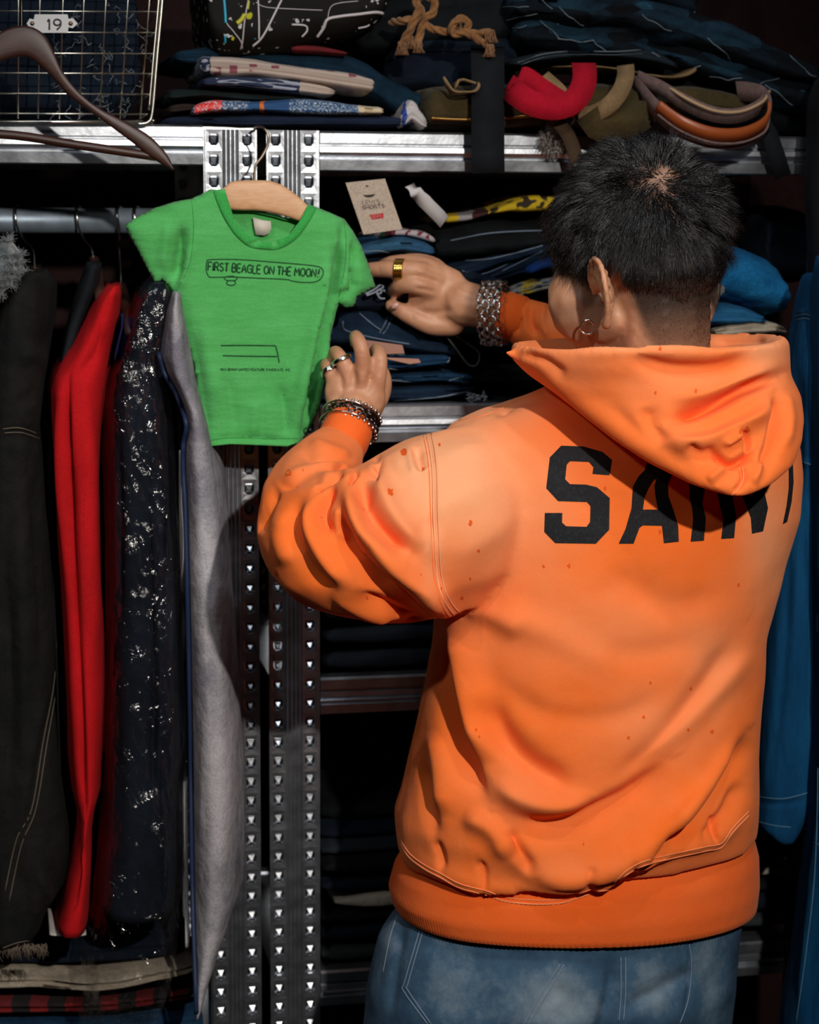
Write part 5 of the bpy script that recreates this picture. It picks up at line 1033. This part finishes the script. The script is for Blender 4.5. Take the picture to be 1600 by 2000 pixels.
# paint-splattered bag
blk = plain('black_leather', (.012, .010, .009), .35)
m, t, bs = nt('splattered_leather'); oc_ = obj_co(t)
c = None; base = N(t, 'ShaderNodeRGB'); base.outputs[0].default_value = (.006, .005, .004, 1); c = base.outputs[0]
for sc_, th, col, sd in ((60, .71, (.5, .5, .48), 1), (110, .70, (.45, .43, .42), 2), (38, .735, (.02, .25, .38), 3), (30, .745, (.42, .40, .02), 5), (45, .735, (.16, .03, .05), 7)):
    mp = N(t, 'ShaderNodeMapping'); mp.inputs['Location'].default_value = (sd, sd * 2, sd * 3); mp.inputs['Scale'].default_value = (1, 1, .8); t.links.new(oc_, mp.inputs[0]); n2 = N(t, 'ShaderNodeTexNoise', Scale=float(sc_), Detail=2.0); t.links.new(mp.outputs[0], n2.inputs['Vector'])
    k = ramp(t, n2.outputs[0], [(th - .03, (0, 0, 0)), (th - .015, (1, 1, 1))]); mx = N(t, 'ShaderNodeMixRGB'); mx.inputs[2].default_value = (*col, 1); t.links.new(c, mx.inputs[1]); t.links.new(k, mx.inputs[0]); c = mx.outputs[0]
t.links.new(c, bs.inputs['Base Color']); bs.inputs['Roughness'].default_value = .6; bs.inputs['Specular IOR Level'].default_value = .1
bag = thing('splattered_bag', PV(590, 100, .1), 'black bag splattered with white, blue and yellow paint on the folded cloths', 'bag')
bo = roll('body', [(404, -20, 68), (430, 0, 96), (500, 0, 100), (600, -8, 98), (700, -25, 92), (762, -45, 80)], -.01, .24, 1, m, bag, nz=.004, e=5, taper=.7)
bvg = BVHTree.FromPolygons([tuple(c) for c in get_co(bo.data) + ORG[bo.name]], [tuple(p.vertices) for p in bo.data.polygons])
paints = {'w': plain('white_paint', (.48, .44, .44), .4), 'b': plain('cyan_paint', (.02, .34, .5), .4), 'y': plain('yellow_paint', (.45, .42, .02), .4)}
for l, r_, k_ in (([(437, -5), (441, 40), (455, 60), (470, 80), (474, 95)], .0008, 'w'), ([(486, -5), (478, 40), (474, 80), (470, 96)], .0010, 'w'), ([(504, -5), (506, 40), (506, 78)], .0012, 'w'), ([(550, 0), (535, 30), (520, 60), (508, 78), (494, 90)], .0016, 'w'), ([(620, 72), (632, 55), (640, 38), (665, 32), (700, 28), (735, 24), (752, 28)], .0022, 'w'), ([(590, 72), (600, 60), (596, 50), (570, 48)], .0014, 'w'), ([(700, 55), (715, 52), (722, 48)], .0014, 'w'),
                  ([(438, 0), (440, 25), (441, 45)], .0018, 'b'), ([(440, 70), (440, 84)], .0015, 'b'), ([(486, 2), (484, 18)], .0018, 'y'), ([(463, 46), (472, 38), (478, 28)], .0030, 'y'), ([(454, 78), (456, 72)], .002, 'y'), ([(630, 20), (580, 18), (520, 14), (500, 4)], .0006, 'w'), ([(640, 40), (650, 10), (700, 2)], .0006, 'w')):
    bb = seam(bvg, l, r_, off=.0004); 
    if bb.v: mk('paint_streak', bb.vf, paints[k_], bag)
item(roll('folded_jeans', [(760, 130, 60), (850, 120, 70), (960, 130, 90), (1010, 140, 60)], .06, .28, 3, DN, seed=48, nz=.006), 'very dark jeans heaped behind the knotted rope', 'jeans')
item(roll('folded_jeans', [(700, 70, 40), (800, 40, 60), (950, 30, 66), (1010, 10, 60)], .05, .25, 2, DK, seed=49, nz=.006), 'black jeans heaped above the dark pile beside the bag', 'jeans')
# knotted rope
ROPE = cloth('jute_rope', (.28, .125, .04), (.16, .065, .02), scale=60, fine=400, bump=.8, sheen=.2)
def rope(pts, r, parent, v=-.03, name='strand'):
    P_, fr_ = frames([PV(*q) for q in spline([(q[0], q[1], q[2] if len(q) > 2 else v) for q in pts], 10)]); b = B(); run = 0; path = [[] for _ in range(3)]
    for i, (p, (a, c)) in enumerate(zip(P_, fr_)):
        run += np.linalg.norm(P_[i] - P_[i - 1]) if i else 0
        for k in range(3): th = run / (r * 1.6) + k * 2.094; path[k].append(p + r * .55 * (math.cos(th) * a + math.sin(th) * c))
    for k in range(3): b.add(tube(path[k], r * .62, 7))
    return mk(name, b.vf, ROPE, parent)
rp = thing('knotted_rope', PV(860, 60, -.02), 'frayed tan rope with two knots lying on the dark jeans', 'rope')
rope([(765, 44, .0), (790, 40), (815, 36), (822, 20), (812, 2), (830, -8), (848, 4), (846, 24), (830, 38), (822, 60), (816, 82)], .0048, rp)
rope([(822, 15, -.04), (812, 34, -.045), (800, 60, -.04), (785, 86, -.03)], .0048, rp)
rope([(828, 48), (850, 58), (878, 62), (896, 58), (892, 44), (900, 36), (915, 44), (912, 60), (930, 66), (958, 62)], .0045, rp)
rope([(900, 38, -.045), (884, 48, -.045), (886, 66, -.04), (910, 64, -.045), (930, 76, -.04), (958, 92, -.03)], .0045, rp)
b = B()
for cx, cy in ((785, 88), (816, 84), (800, 76), (958, 64), (958, 92)):
    for k in range(70): p = PV(cx + rnd.uniform(-7, 7), cy - 6, -.035 + rnd.uniform(-.008, .006)); b.add(tube([p, p + np.array([rnd.uniform(-.003, .003), 0, -.008]), p + np.array([rnd.uniform(-.006, .006), rnd.uniform(-.003, .003), -.016])], .0005, 4))
mk('frayed_end', b.vf, ROPE, rp)['kind'] = 'stuff'
o = roll('crumpled_cloth', [(788, 236, 12), (806, 215, 22), (826, 232, 20), (836, 242, 9)], -.02, .1, 3, banded('white_blue_print', [(0, (.03, .08, .3)), (.2, (.5, .42, .40)), (.55, (.02, .06, .3)), (.7, (.45, .42, .42))], jitter=.5), nz=.006, seed=51); item(o, 'crumpled white and blue printed cloth beside the olive bag', 'cloth')
# olive canvas bag
OL = cloth('olive_canvas', (.060, .040, .012), (.030, .022, .008), scale=12, fine=600, bump=.6, sheen=.05, big=.4, bscale=20)
ob = thing('canvas_bag', PV(1050, 250, .1), 'olive canvas bag with a brass zip, flat on the top shelf', 'bag')
bo = roll('body', [(838, 208, 38), (900, 206, 44), (1050, 206, 46), (1200, 205, 46), (1290, 210, 40)], -.03, .30, 1, OL, ob, nz=.004, e=4, seed=52)
zv = BVHTree.FromPolygons([tuple(c) for c in get_co(bo.data) + ORG[bo.name]], [tuple(p.vertices) for p in bo.data.polygons]); BR = plain('brass', (.50, .28, .08), .3, 1)
b = B(); sp = [cast(zv, 845 + 290 * k / 110, 231 + 3 * math.sin(k / 18) - 6 * (k / 110) ** 2, .001) for k in range(111)]
for p in sp:
    if p is not None: b.add(([p + UX * a * .0011 + ZX * c * .0022 + VX * d * .001 for a in (-1, 1) for c in (-1, 1) for d in (-1, 1)], [(0, 1, 3, 2), (4, 6, 7, 5), (0, 4, 5, 1), (2, 3, 7, 6), (0, 2, 6, 4), (1, 5, 7, 3)]))
mk('zip', b.vf, BR, ob)['kind'] = 'stuff'
seamo = seam(zv, [(840, 244), (950, 247), (1130, 246)], .0006); mk('stitching', seamo.vf, plain('olive_stitch', (.10, .07, .03), .9), ob)
mk('side_pocket', loft([[PV(x, y, v_) for x, y in ((1126, 236), (1170, 205), (1240, 195), (1282, 200), (1276, 246), (1230, 276), (1185, 284), (1150, 268))] for v_ in (-.055, -.030)]), OL, ob)
mk('strap', ribbon([PV(x, y, v_) for x, y, v_ in spline([(1090, 240, -.045), (1108, 262, -.05), (1120, 290, -.05), (1128, 318, -.05)], 5)], UX, .018, .001), cloth('brown_webbing', (.06, .035, .02)), ob)
KH = cloth('khaki_webbing', (.24, .155, .075), (.16, .10, .05), scale=30, fine=800, bump=.6); RW = cloth('red_webbing', (.40, .003, .018), (.30, .002, .013), scale=30, fine=900, bump=.8)
def strap(name, pts, w, mat, parent, side=None, th=.0012, k=8):
    P_ = [PV(*q[:3]) for q in spline([q[:3] for q in pts], k)]; sd = [np.array(q) for q in spline([q[3] if len(q) > 3 else (side if side is not None else ZX) for q in pts], k)]
    return mk(name, ribbon(P_, sd, w, th), mat, parent)
st = thing('webbing_strap', PV(1070, 200, -.04), 'bright red webbing strap twisted over the olive bag', 'strap')
strap('webbing', [(992, 168, -.04, (.5, 0, 1)), (1008, 182, -.07, (.5, 0, 1)), (1040, 202, -.085, (.35, 0, 1)), (1085, 210, -.08, (-.15, 0, 1)), (1122, 196, -.075, (-.6, 0, .8)), (1140, 165, -.07, (-1, 0, .35)), (1142, 138, -.05, (-1, 0, .1)), (1140, 124, -.03, (-1, 0, 0))], .031, RW, st)
strap('webbing', [(1000, 165, -.045, (.7, .2, .8)), (1022, 150, -.06, (.7, 0, .7)), (1060, 175, -.062, (.75, 0, .75)), (1100, 200, -.064, (.6, 0, .9)), (1128, 212, -.066, (.5, 0, .9))], .026, RW, st)
strap('webbing', [(1060, 150, -.03, (1, 0, .6)), (1085, 172, -.05, (1, 0, .6)), (1110, 198, -.055, (.8, 0, .6)), (1130, 214, -.05, (.6, 0, .8))], .020, KH, thing('webbing_strap', PV(1100, 200, -.05), 'short khaki strap seen behind the red webbing', 'strap'))
st = thing('webbing_strap', PV(1190, 190, -.04), 'khaki webbing strap looped beside the red webbing', 'strap')
strap('webbing', [(1222, 128, -.02, (1, 0, .2)), (1222, 150, -.045, (1, 0, .1)), (1212, 178, -.06, (1, 0, -.4)), (1190, 205, -.06, (.7, 0, -.8)), (1160, 222, -.05, (.3, 0, -1)), (1130, 226, -.04, (.1, 0, -1))], .022, KH, st)
o = roll('khaki_cloth', [(1080, 130, 3), (1170, 130, 3), (1240, 140, 3), (1300, 150, 4), (1340, 146, 5), (1362, 134, 7)], .0, .16, 1, cream if False else KH, nz=.002, seed=53); item(o, 'thin khaki cloth edge beneath the grey-blue jeans', 'cloth')
o = mk('canvas_strap', ribbon([PV(x, y, v_) for x, y, v_ in spline([(868, 158, -.04), (885, 178, -.05), (905, 180, -.05), (925, 178, -.045), (930, 166, -.04), (905, 157, -.04), (892, 162, -.045), (890, 172, -.05)], 6)], VX, .02, .0012), KH); item(o, 'cream cotton tape curled on the left end of the olive bag', 'strap')
o = roll('folded_jeans', [(1005, 122, 10), (1080, 108, 12), (1180, 104, 11), (1270, 108, 12), (1325, 128, 7)], -.02, .25, 2, denim('grey_blue_denim', (.005, .009, .013), (.012, .020, .028)), nz=.003, seed=54); item(o, 'grey-blue jeans with pale seams on top of the red strap', 'jeans')
jv2 = BVHTree.FromPolygons([tuple(c) for c in get_co(o.data) + ORG[o.name]], [tuple(p.vertices) for p in o.data.polygons]); b = seam(jv2, [(1012, 122), (1060, 106), (1120, 100), (1200, 101), (1260, 98), (1290, 112)], .0007); b2_ = seam(jv2, [(1014, 128), (1062, 112), (1120, 106), (1200, 107), (1256, 104)], .0005)
if b2_.v: mk('stitching', b2_.vf, plain('grey_stitch', (.10, .13, .15), .9), o)
mk('stitching', b.vf, plain('grey_stitch', (.12, .15, .17), .9), o)
# woven belt loops with leather
WV = cloth('grey_pink_weave', (.20, .12, .11), (.11, .08, .075), scale=120, fine=1500, bump=.9); LE = plain('tan_leather', (.28, .060, .012), .38); CO = plain('cotton_cord', (.38, .25, .14), .8)
bt = thing('woven_belt', PV(1390, 230, -.05), 'striped woven belt with a tan leather band, curled over the shelf edge', 'belt')
lo = [(1240, 158, -.02), (1258, 178, -.05), (1285, 208, -.085), (1330, 240, -.10), (1390, 262, -.105), (1450, 262, -.10), (1495, 240, -.09), (1503, 205, -.08), (1490, 180, -.06), (1465, 172, -.04), (1440, 170, -.02)]
strap('webbing', [(x, y + 8, v_ + .004) for x, y, v_ in lo], .026, WV, bt, side=(0, -.5, 1)); 
strap('leather_band', [(x, y - 1, v_ - .006) for x, y, v_ in lo[2:8]], .017, LE, bt, side=(0, -.5, 1), th=.002)
strap('webbing', [(1245, 152, -.015), (1290, 172, -.045), (1335, 198, -.065), (1390, 222, -.075), (1440, 226, -.075), (1480, 210, -.07), (1498, 186, -.055)], .020, WV, bt, side=(0, -.4, 1))
mk('piping', tube([PV(*q) for q in spline([(1300, 165, -.05), (1340, 192, -.075), (1395, 216, -.085), (1445, 218, -.085), (1488, 200, -.08), (1503, 178, -.06)], 8)], .0022, 8), CO, bt)
mk('piping', tube([PV(x, y + 16, v_ - .008) for x, y, v_ in spline(lo[2:8], 8)], .0016, 8), WV, bt)
o = roll('canvas_pouch', [(1310, 190, 22), (1370, 192, 26), (1440, 200, 26), (1470, 205, 18)], -.02, .2, 1, OL, nz=.004, seed=55); item(o, 'dark olive pouch lying inside the curl of the woven belt', 'pouch')
# black straps, white fur, patched denim
o = mk('black_strap', ribbon([PV(x, y, v_) for x, y, v_ in ((952, 92, .02), (952, 110, -.03), (953, 150, -.045), (953, 200, -.047), (953, 255, -.045), (953, 300, -.042), (954, 338, -.040))], UX, .0425, .0015), M['black']); item(o, 'wide black strap hanging over the top shelf edge', 'strap')
o = mk('black_strap', ribbon([PV(x, y, v_) for x, y, v_ in ((1488, 236, -.03), (1503, 262, -.035), (1516, 300, -.035), (1530, 345, -.03))], UX, .022, .0015), M['black']); item(o, 'narrow black strap slanting down beside the woven belt', 'strap')
FW = cloth('white_fur', (.36, .31, .29), (.2, .17, .16), scale=60, fine=300, bump=1)
o = mk('fur_tag', ell((0, 0, 0), (.012, .006, .015)), FW); o.location = Vector(PV(1082, 272, -.02)); cc = ICO[0]; b = B()
for k in range(420): d = rs.randn(3); d /= np.linalg.norm(d); p = d * np.array([.012, .006, .015]); b.add(tube([p, p + d * .005 + rs.randn(3) * .002, p + d * .007 + np.array([0, 0, -.003]) + rs.randn(3) * .003], .0004, 3))
ORG[o.name] = np.zeros(3); mk('fur', b.vf, FW, o)['kind'] = 'stuff'; item(o, 'small tuft of white fur hanging from the olive bag', 'tassel')
PD_ = denim('patched_denim', (.002, .005, .010), (.006, .026, .046), scale=11, lo=.42, hi=.58)
t = PD_.node_tree; bs = t.nodes['Principled BSDF']; vo = N(t, 'ShaderNodeTexVoronoi', Scale=15.0); t.links.new(obj_co(t, (1, 1, 2.2)), vo.inputs['Vector'])   # patches of different washes
k = ramp(t, vo.outputs['Color'], [(0, (.12, .13, .15)), (.42, (.30, .32, .34)), (.60, (1, 1, 1)), (.78, (2.2, 2.3, 2.2))], 'CONSTANT'); mx = N(t, 'ShaderNodeMixRGB', blend_type='MULTIPLY'); mx.inputs[0].default_value = 1
t.links.new(bs.inputs['Base Color'].links[0].from_socket, mx.inputs[1]); t.links.new(k, mx.inputs[2]); t.links.new(mx.outputs[0], bs.inputs['Base Color'])
pj = []
for i, (sp_, v_, dp, lab) in enumerate((([(1020, 60, 30), (1150, 68, 34), (1300, 92, 36), (1450, 140, 36), (1620, 190, 36)], .0, .30, 'dark patched jeans spread below the blue patchwork'),
       ([(1010, 8, 30), (1100, 10, 36), (1230, 20, 40), (1350, 50, 40), (1480, 100, 34), (1620, 150, 30)], -.02, .32, 'patchwork jeans in faded blues on top of the heap'),
       ([(1010, -50, 36), (1150, -50, 40), (1300, -25, 44), (1370, 10, 34)], .0, .3, 'torn blue jeans at the crest of the heap'),
       ([(1200, 160, 22), (1300, 152, 30), (1420, 180, 34), (1520, 215, 34), (1640, 250, 34)], .05, .25, 'black jeans wedged under the patched heap'))):
    o = roll('patched_jeans', sp_, v_, dp, 2, PD_ if i != 3 else DK, nz=.010, seed=60 + i); item(o, lab, 'jeans', 'patched jeans heaped on the top shelf'); pj.append(o)
for o in pj[:3]:
    bvq = BVHTree.FromPolygons([tuple(c) for c in get_co(o.data) + ORG[o.name]], [tuple(p.vertices) for p in o.data.polygons]); b = B()
    cx = np.array([proj(c[None] + ORG[o.name])[:2] for c in get_co(o.data)[::37]]).reshape(-1, 2)
    for k in range(16):
        q = cx[rnd.randrange(len(cx))]; x, y = q; a = rnd.uniform(-.5, 1.0); l = []
        for s_ in range(6): l.append((x, y)); x += 13 * math.cos(a) + rnd.uniform(-3, 3); y += 13 * math.sin(a) + rnd.uniform(-4, 4)
        seam(bvq, l, .0007, 3, .0006, b)
    mk('frayed_edge', b.vf, plain('white_fray', (.12, .16, .19), .9), o)

# ------------------------------------------------------------------ middle shelf of the right unit
g2 = 'jeans piled on the middle shelf'
RL = plain('rim_thread', (.15, .20, .27), .9)
def jean(sp_, v_, dp, ly, mat, lab, seed, lines=(), nz=.003, name='folded_jeans', group=g2, cat='jeans'):
    o = roll(name, sp_, v_, dp, max(ly, 2), mat, nz=nz * 1.3, seed=seed); item(o, lab, cat, group)
    if lines:
        bvq = BVHTree.FromPolygons([tuple(c) for c in get_co(o.data) + ORG[o.name]], [tuple(p.vertices) for p in o.data.polygons]); b = B()
        for l in lines: seam(bvq, l, .0009, 5, .0004, b)
        if b.v: mk('stitching', b.vf, RL, o)
    return o
jean([(560, 772, 15), (700, 772, 16), (850, 768, 17), (930, 762, 14)], .02, .33, 1, DB, 'dark jeans at the bottom of the middle-shelf pile', 70, [[(770, 782), (860, 775), (920, 762)]])
jean([(560, 740, 15), (760, 741, 15), (860, 738, 15), (925, 742, 13)], .01, .33, 1, DM, 'mid blue jeans with an orange stitch end, second from the bottom', 71, [[(760, 742), (850, 748), (905, 735)], [(760, 750), (850, 752), (925, 744)]])
jean([(560, 708, 15), (760, 712, 15), (830, 708, 13), (880, 703, 9)], .0, .30, 2, DM, 'blue turned-up jeans with a pale edge in the middle of the pile', 72, [[(760, 695), (820, 690), (862, 690), (878, 700), (862, 714), (800, 722), (760, 720)]])
lp = quad('leather_patch', [(715, 664), (786, 674), (790, 690), (750, 692), (722, 686)], -.004, plain('pink_leather', (.36, .17, .12), .6)); item(lp, 'pinkish leather patch on the jeans above the left hand', 'patch')
lp = quad('leather_patch', [(752, 698), (818, 701), (822, 708), (800, 711), (760, 702)], -.012, plain('tan_pink_leather', (.42, .20, .13), .6)); item(lp, 'thin tan leather patch just under the pinkish one', 'patch')
jean([(560, 650, 34), (680, 645, 40), (760, 650, 38), (830, 672, 24), (900, 690, 12)], .01, .3, 1, DB, 'dark denim with curved pocket seams under the reaching hand', 73, [[(670, 627), (672, 642), (690, 650), (740, 662), (800, 672)], [(700, 610), (730, 635), (745, 645)], [(758, 620), (748, 640), (742, 650)], [(765, 622), (756, 642), (748, 652)]], nz=.005)
jean([(560, 590, 26), (680, 588, 30), (760, 586, 28), (840, 600, 20)], .03, .28, 2, DN, 'navy denim behind the fingers of the right hand', 74, nz=.005)
b = B()
for l in ([(716, 577), (732, 571), (748, 561), (744, 556), (730, 566), (714, 574)], [(737, 575), (745, 571), (742, 565), (736, 570), (742, 582), (752, 583)], [(748, 566), (758, 574), (762, 582)]): b.add(tube([PV(x, y, .02) for x, y in spline(l, 6)], .0013, 6))
o = mk('drawcord', b.vf, plain('pale_cord', (.30, .34, .42), .8)); item(o, 'pale curled drawcord beside the green sleeve', 'cord')
jean([(700, 520, 22), (780, 520, 24), (880, 545, 24), (1000, 560, 20)], .05, .26, 2, DN, 'navy jeans just above the pointing finger', 75, nz=.004)
jean([(690, 494, 16), (740, 485, 20), (800, 480, 20), (852, 490, 13)], .02, .26, 1, denim('bright_mid_denim', (.006, .035, .09), (.04, .13, .24), lo=.35, hi=.6), 'bright blue faded jeans directly below the paper tag', 76, [[(700, 492), (740, 490), (775, 496)]])
o = roll('printed_cloth', [(744, 462, 5), (780, 454, 8), (820, 458, 8), (850, 470, 5)], .04, .18, 1, banded('floral', [(0, (.5, .42, .42)), (.3, (.45, .4, .4)), (.38, (.02, .12, .05)), (.46, (.12, .01, .02)), (.6, (.42, .35, .36)), (.85, (.35, .3, .3))], [('speck', (.2, .99), (.14, .01, .03), 120.0)], jitter=.15), nz=.003, seed=77); item(o, 'white cloth with red and green print behind the paper tag', 'cloth')
jean([(850, 560, 30), (930, 545, 34), (1010, 520, 30), (1100, 500, 28), (1250, 520, 30)], .06, .25, 3, DB, 'dark blue jeans stacked behind the silver bracelet', 78, [[(870, 545), (930, 550), (1000, 520), (1060, 490)], [(880, 510), (960, 505), (1060, 480)], [(900, 528), (940, 536), (1000, 512)]], nz=.006)
jean([(850, 480, 34), (930, 470, 36), (1020, 465, 32), (1120, 460, 28), (1300, 470, 30)], .08, .25, 2, DK, 'black jeans in the pile under the yellow cloth', 79, [[(880, 470), (960, 455), (1060, 450)]], nz=.006)
YE = banded('yellow_print', [(0, (.62, .42, .010)), (.28, (.35, .33, .34)), (.36, (.05, .008, .01)), (.44, (.66, .46, .01)), (.95, (.6, .4, .01))], [('speck', (.4, .99), (.03, .02, .012), 60.0)], jitter=.12)
o = roll('yellow_cloth', [(868, 428, 7), (920, 424, 8), (970, 412, 9), (1020, 400, 16), (1080, 396, 18), (1160, 400, 16)], .10, .18, 1, YE, nz=.004, seed=80); item(o, 'yellow printed cloth on top of the pile behind the head', 'cloth')
o = roll('printed_cloth', [(980, 585, 8), (1030, 568, 14), (1090, 555, 16), (1200, 560, 16)], .04, .22, 2, banded('grey_print', [(0, (.22, .22, .20)), (.25, (.04, .06, .10)), (.32, (.26, .25, .22)), (.5, (.5, .35, .02)), (.6, (.25, .24, .22))], [('speck', (.01, .99), (.03, .05, .09), 70.0)], jitter=.3), nz=.004, seed=81); item(o, 'grey and yellow printed cloth behind the orange cuff', 'cloth')
o = roll('blue_cloth', [(1036, 530, 8), (1070, 516, 12), (1110, 512, 12)], .04, .2, 1, cloth('cobalt_cotton', (.01, .06, .26), (.01, .04, .18)), seed=82); item(o, 'small cobalt blue cloth beside the face', 'cloth')
jean([(900, 655, 18), (1000, 665, 22), (1150, 670, 24), (1300, 690, 24), (1420, 690, 20)], .06, .25, 2, DK, 'black jeans filling the shelf behind the orange cuff', 83, nz=.005)
jean([(930, 735, 20), (1050, 735, 26), (1200, 735, 28), (1400, 735, 28), (1550, 735, 24)], .06, .27, 2, DK, 'black jeans lying low behind the hood', 84, nz=.005)
o = ptube('bootlace', [(868, 652, .0), (890, 680, .0), (915, 712, .0), (932, 712, .0), (936, 690, .0), (915, 672, .0), (888, 655, .0)], .0013, plain('dark_lace', (.035, .04, .04), .7)); item(o, 'dark looped lace beside the turned-up jeans', 'lace')
b = B()
for k in range(40): p = PV(rnd.uniform(914, 950), rnd.uniform(772, 784), .0); b.add(tube([p, p + rs.randn(3) * .002, p + rs.randn(3) * .004], .0004, 4))
o = mk('frayed_thread', b.vf, plain('pale_grey_thread', (.26, .30, .32), .9)); item(o, 'little bunch of pale frayed thread on the middle shelf edge', 'thread'); o['kind'] = 'stuff'
# paper tag
PAP = cloth('tag_card', (.52, .42, .34), (.46, .37, .30), scale=6, fine=500, bump=.1, sheen=0)
tg = quad('paper_tag', [(675, 357), (752, 349), (786, 447), (710, 458)], [-.02, -.02, -.005, -.005], PAP, .0005); item(tg, 'cream paper tag with black and red print standing on the bright jeans', 'tag')
tbv = BVHTree.FromPolygons([tuple(c) for c in get_co(tg.data) + ORG[tg.name]], [tuple(p.vertices) for p in tg.data.polygons])
BKI = plain('tag_black', (.03, .025, .022), .8); b = B()
for l in ([(682, 363), (750, 355)], [(750, 355), (780, 443)], [(780, 443), (714, 452)], [(714, 452), (682, 363)]): seam(tbv, l, .00022, 1, .0002, b)
mk('border_line', b.vf, BKI, tg)
c4 = lambda pts: [(660 + a / 11.43, 340 + c / 11.43) for a, c in pts]
mk('printed_emblem', decal(tbv, [c4([(565, 460), (620, 468), (690, 462), (760, 455), (835, 440), (815, 480), (760, 512), (690, 522), (610, 512)])], 6, .0003), BKI, tg)
mk('string_hole', decal(tbv, [c4([(615, 265), (650, 245), (690, 265), (650, 295)])], 6, .0003), BKI, tg)
words("LEVI'S", c4([(570, 690)])[0], c4([(955, 665)])[0], 8.5, 0, .00028, tbv, 'printed_lettering', BKI, tg, off=.0002, lean=-.25)
words('SHORTS', c4([(560, 790)])[0], c4([(1050, 745)])[0], 6.5, 0, .00036, tbv, 'printed_lettering', BKI, tg, off=.0002, lean=-.25)
mk('red_label', decal(tbv, [c4([(700, 912), (1020, 868), (1022, 980), (770, 1018)])], 6, .0003), plain('label_red', (.50, .018, .025), .6), tg)
words("LEVI'S", c4([(775, 985)])[0], c4([(985, 955)])[0], 4.5, 0, .00022, tbv, 'printed_lettering', plain('label_white', (.6, .4, .36), .7), tg, off=.0006, lean=-.25)
o = mk('paper_strip', ribbon([PV(x, y, v_) for x, y, v_ in spline([(800, 362, .02), (815, 378, .015), (838, 402, .02), (858, 422, .03), (868, 434, .04)], 5)], [np.array(q) for q in spline([(1, 0, -.6), (1, 0, -.7), (.8, 0, .8), (.6, 0, 1), (.5, 0, 1)], 5)], [.018] * 3 + [.019] * 6 + [.018] * 12, .0006), plain('white_paper', (.52, .49, .49), .8)); item(o, 'curled white paper strip standing beside the yellow cloth', 'paper')
# right end of the middle shelf
BT = cloth('bright_blue_terry', (.002, .075, .20), (.006, .12, .28), scale=24, fine=300, bump=1, big=.3)
o = roll('knitted_cap', [(1395, 545, 40), (1430, 540, 62), (1480, 550, 66), (1525, 565, 56), (1552, 580, 34)], .0, .22, 1, BT, nz=.007, e=2.4, seed=90); item(o, 'rounded bright blue knitted cap at the right of the shelf', 'cap')
o = roll('striped_cloth', [(1376, 590, 14), (1395, 575, 22), (1420, 566, 14)], -.03, .12, 1, plaid('grey_rib', 260, (.13, .12, .12), (.05, .05, .06), (.12, .11, .11)), nz=.003, seed=91); item(o, 'grey ribbed cloth between the neck and the blue cap', 'cloth')
jean([(1360, 622, 18), (1420, 618, 22), (1470, 620, 18), (1500, 626, 12)], -.01, .2, 2, denim('sky_denim', (.008, .07, .17), (.02, .13, .26)), 'blue denim under the bright blue cap', 92, nz=.004)
o = roll('folded_cloth', [(1400, 650, 12), (1460, 642, 15), (1510, 640, 14), (1540, 646, 10)], -.01, .2, 2, cream, nz=.005, seed=93); item(o, 'rumpled cream cloth peeping above the hood', 'cloth')
jean([(1440, 705, 26), (1520, 705, 28), (1590, 705, 24)], .05, .2, 2, DN, 'navy jeans behind the indigo sleeve', 94)
jean([(1500, 480, 60), (1550, 480, 80), (1600, 480, 70)], .12, .2, 2, DN, 'dark denim heap at the right end of the middle shelf', 95, nz=.006)

# ------------------------------------------------------------------ lower shelves
g3 = 'dark folded clothes on the lower shelf'; g4 = 'folded clothes on the bottom shelf in view'
x0, x1 = 632, 1560
def wide(ya, h, mat, lab, seed, grp, v=.01, xl=x0, xr=x1, ly=1, nz=.004, name='folded_shirt', cat='shirt'):
    sl = -.055
    o = roll(name, [(x, ya + sl * (x - 640) * (ya / 1320), h) for x in (xl, (xl * 2 + xr) / 3, (xl + 2 * xr) / 3, xr)], v, .32, ly, mat, nz=nz, seed=seed); return item(o, lab, cat, grp)
PB = plaid('dark_blue_plaid', 14, (.003, .006, .012), (.004, .008, .016), (.005, .013, .016))
wide(1295, 23, PB, 'dark green-blue plaid shirt resting on the third shelf', 100, g3, xr=1000); wide(1248, 22, PB, 'dark navy plaid shirt on top of the third-shelf pile', 101, g3, xr=1000)
wide(1200, 22, DK, 'black shirt behind the elbow on the third shelf', 102, g3, xr=1000)
wide(1270, 40, DK, 'black shirts at the right of the third shelf', 103, g3, xl=1060, ly=2)
wide(1868, 18, cloth('slate_cotton', (.02, .028, .03), (.03, .036, .038)), 'slate folded shirt, lowest in the bottom pile', 110, g4)
wide(1830, 20, DN, 'navy folded jeans, second in the bottom pile', 111, g4, name='folded_jeans', cat='jeans')
wide(1798, 14, DK, 'black folded shirt just below the white one', 112, g4)
wide(1768, 17, cloth('offwhite_cotton', (.50, .47, .40), (.36, .33, .28), big=.4), 'off-white folded shirt, the only pale one in the bottom pile', 113, g4, nz=.006, xl=655)
wide(1735, 15, DN, 'navy folded jeans just above the white shirt', 114, g4, name='folded_jeans', cat='jeans')
wide(1700, 18, DK, 'black folded shirt in the upper half of the bottom pile', 115, g4, nz=.006)
wide(1664, 15, cloth('charcoal_blue', (.012, .018, .024), (.02, .028, .035)), 'charcoal blue shirt in the bottom pile', 116, g4, v=.03, nz=.006)
wide(1632, 14, DN, 'crumpled navy denim near the top of the bottom pile', 117, g4, v=.05, nz=.008, name='folded_jeans', cat='jeans')
wide(1590, 22, DK, 'loosely heaped black shirt crowning the bottom pile', 118, g4, v=.08, nz=.012)
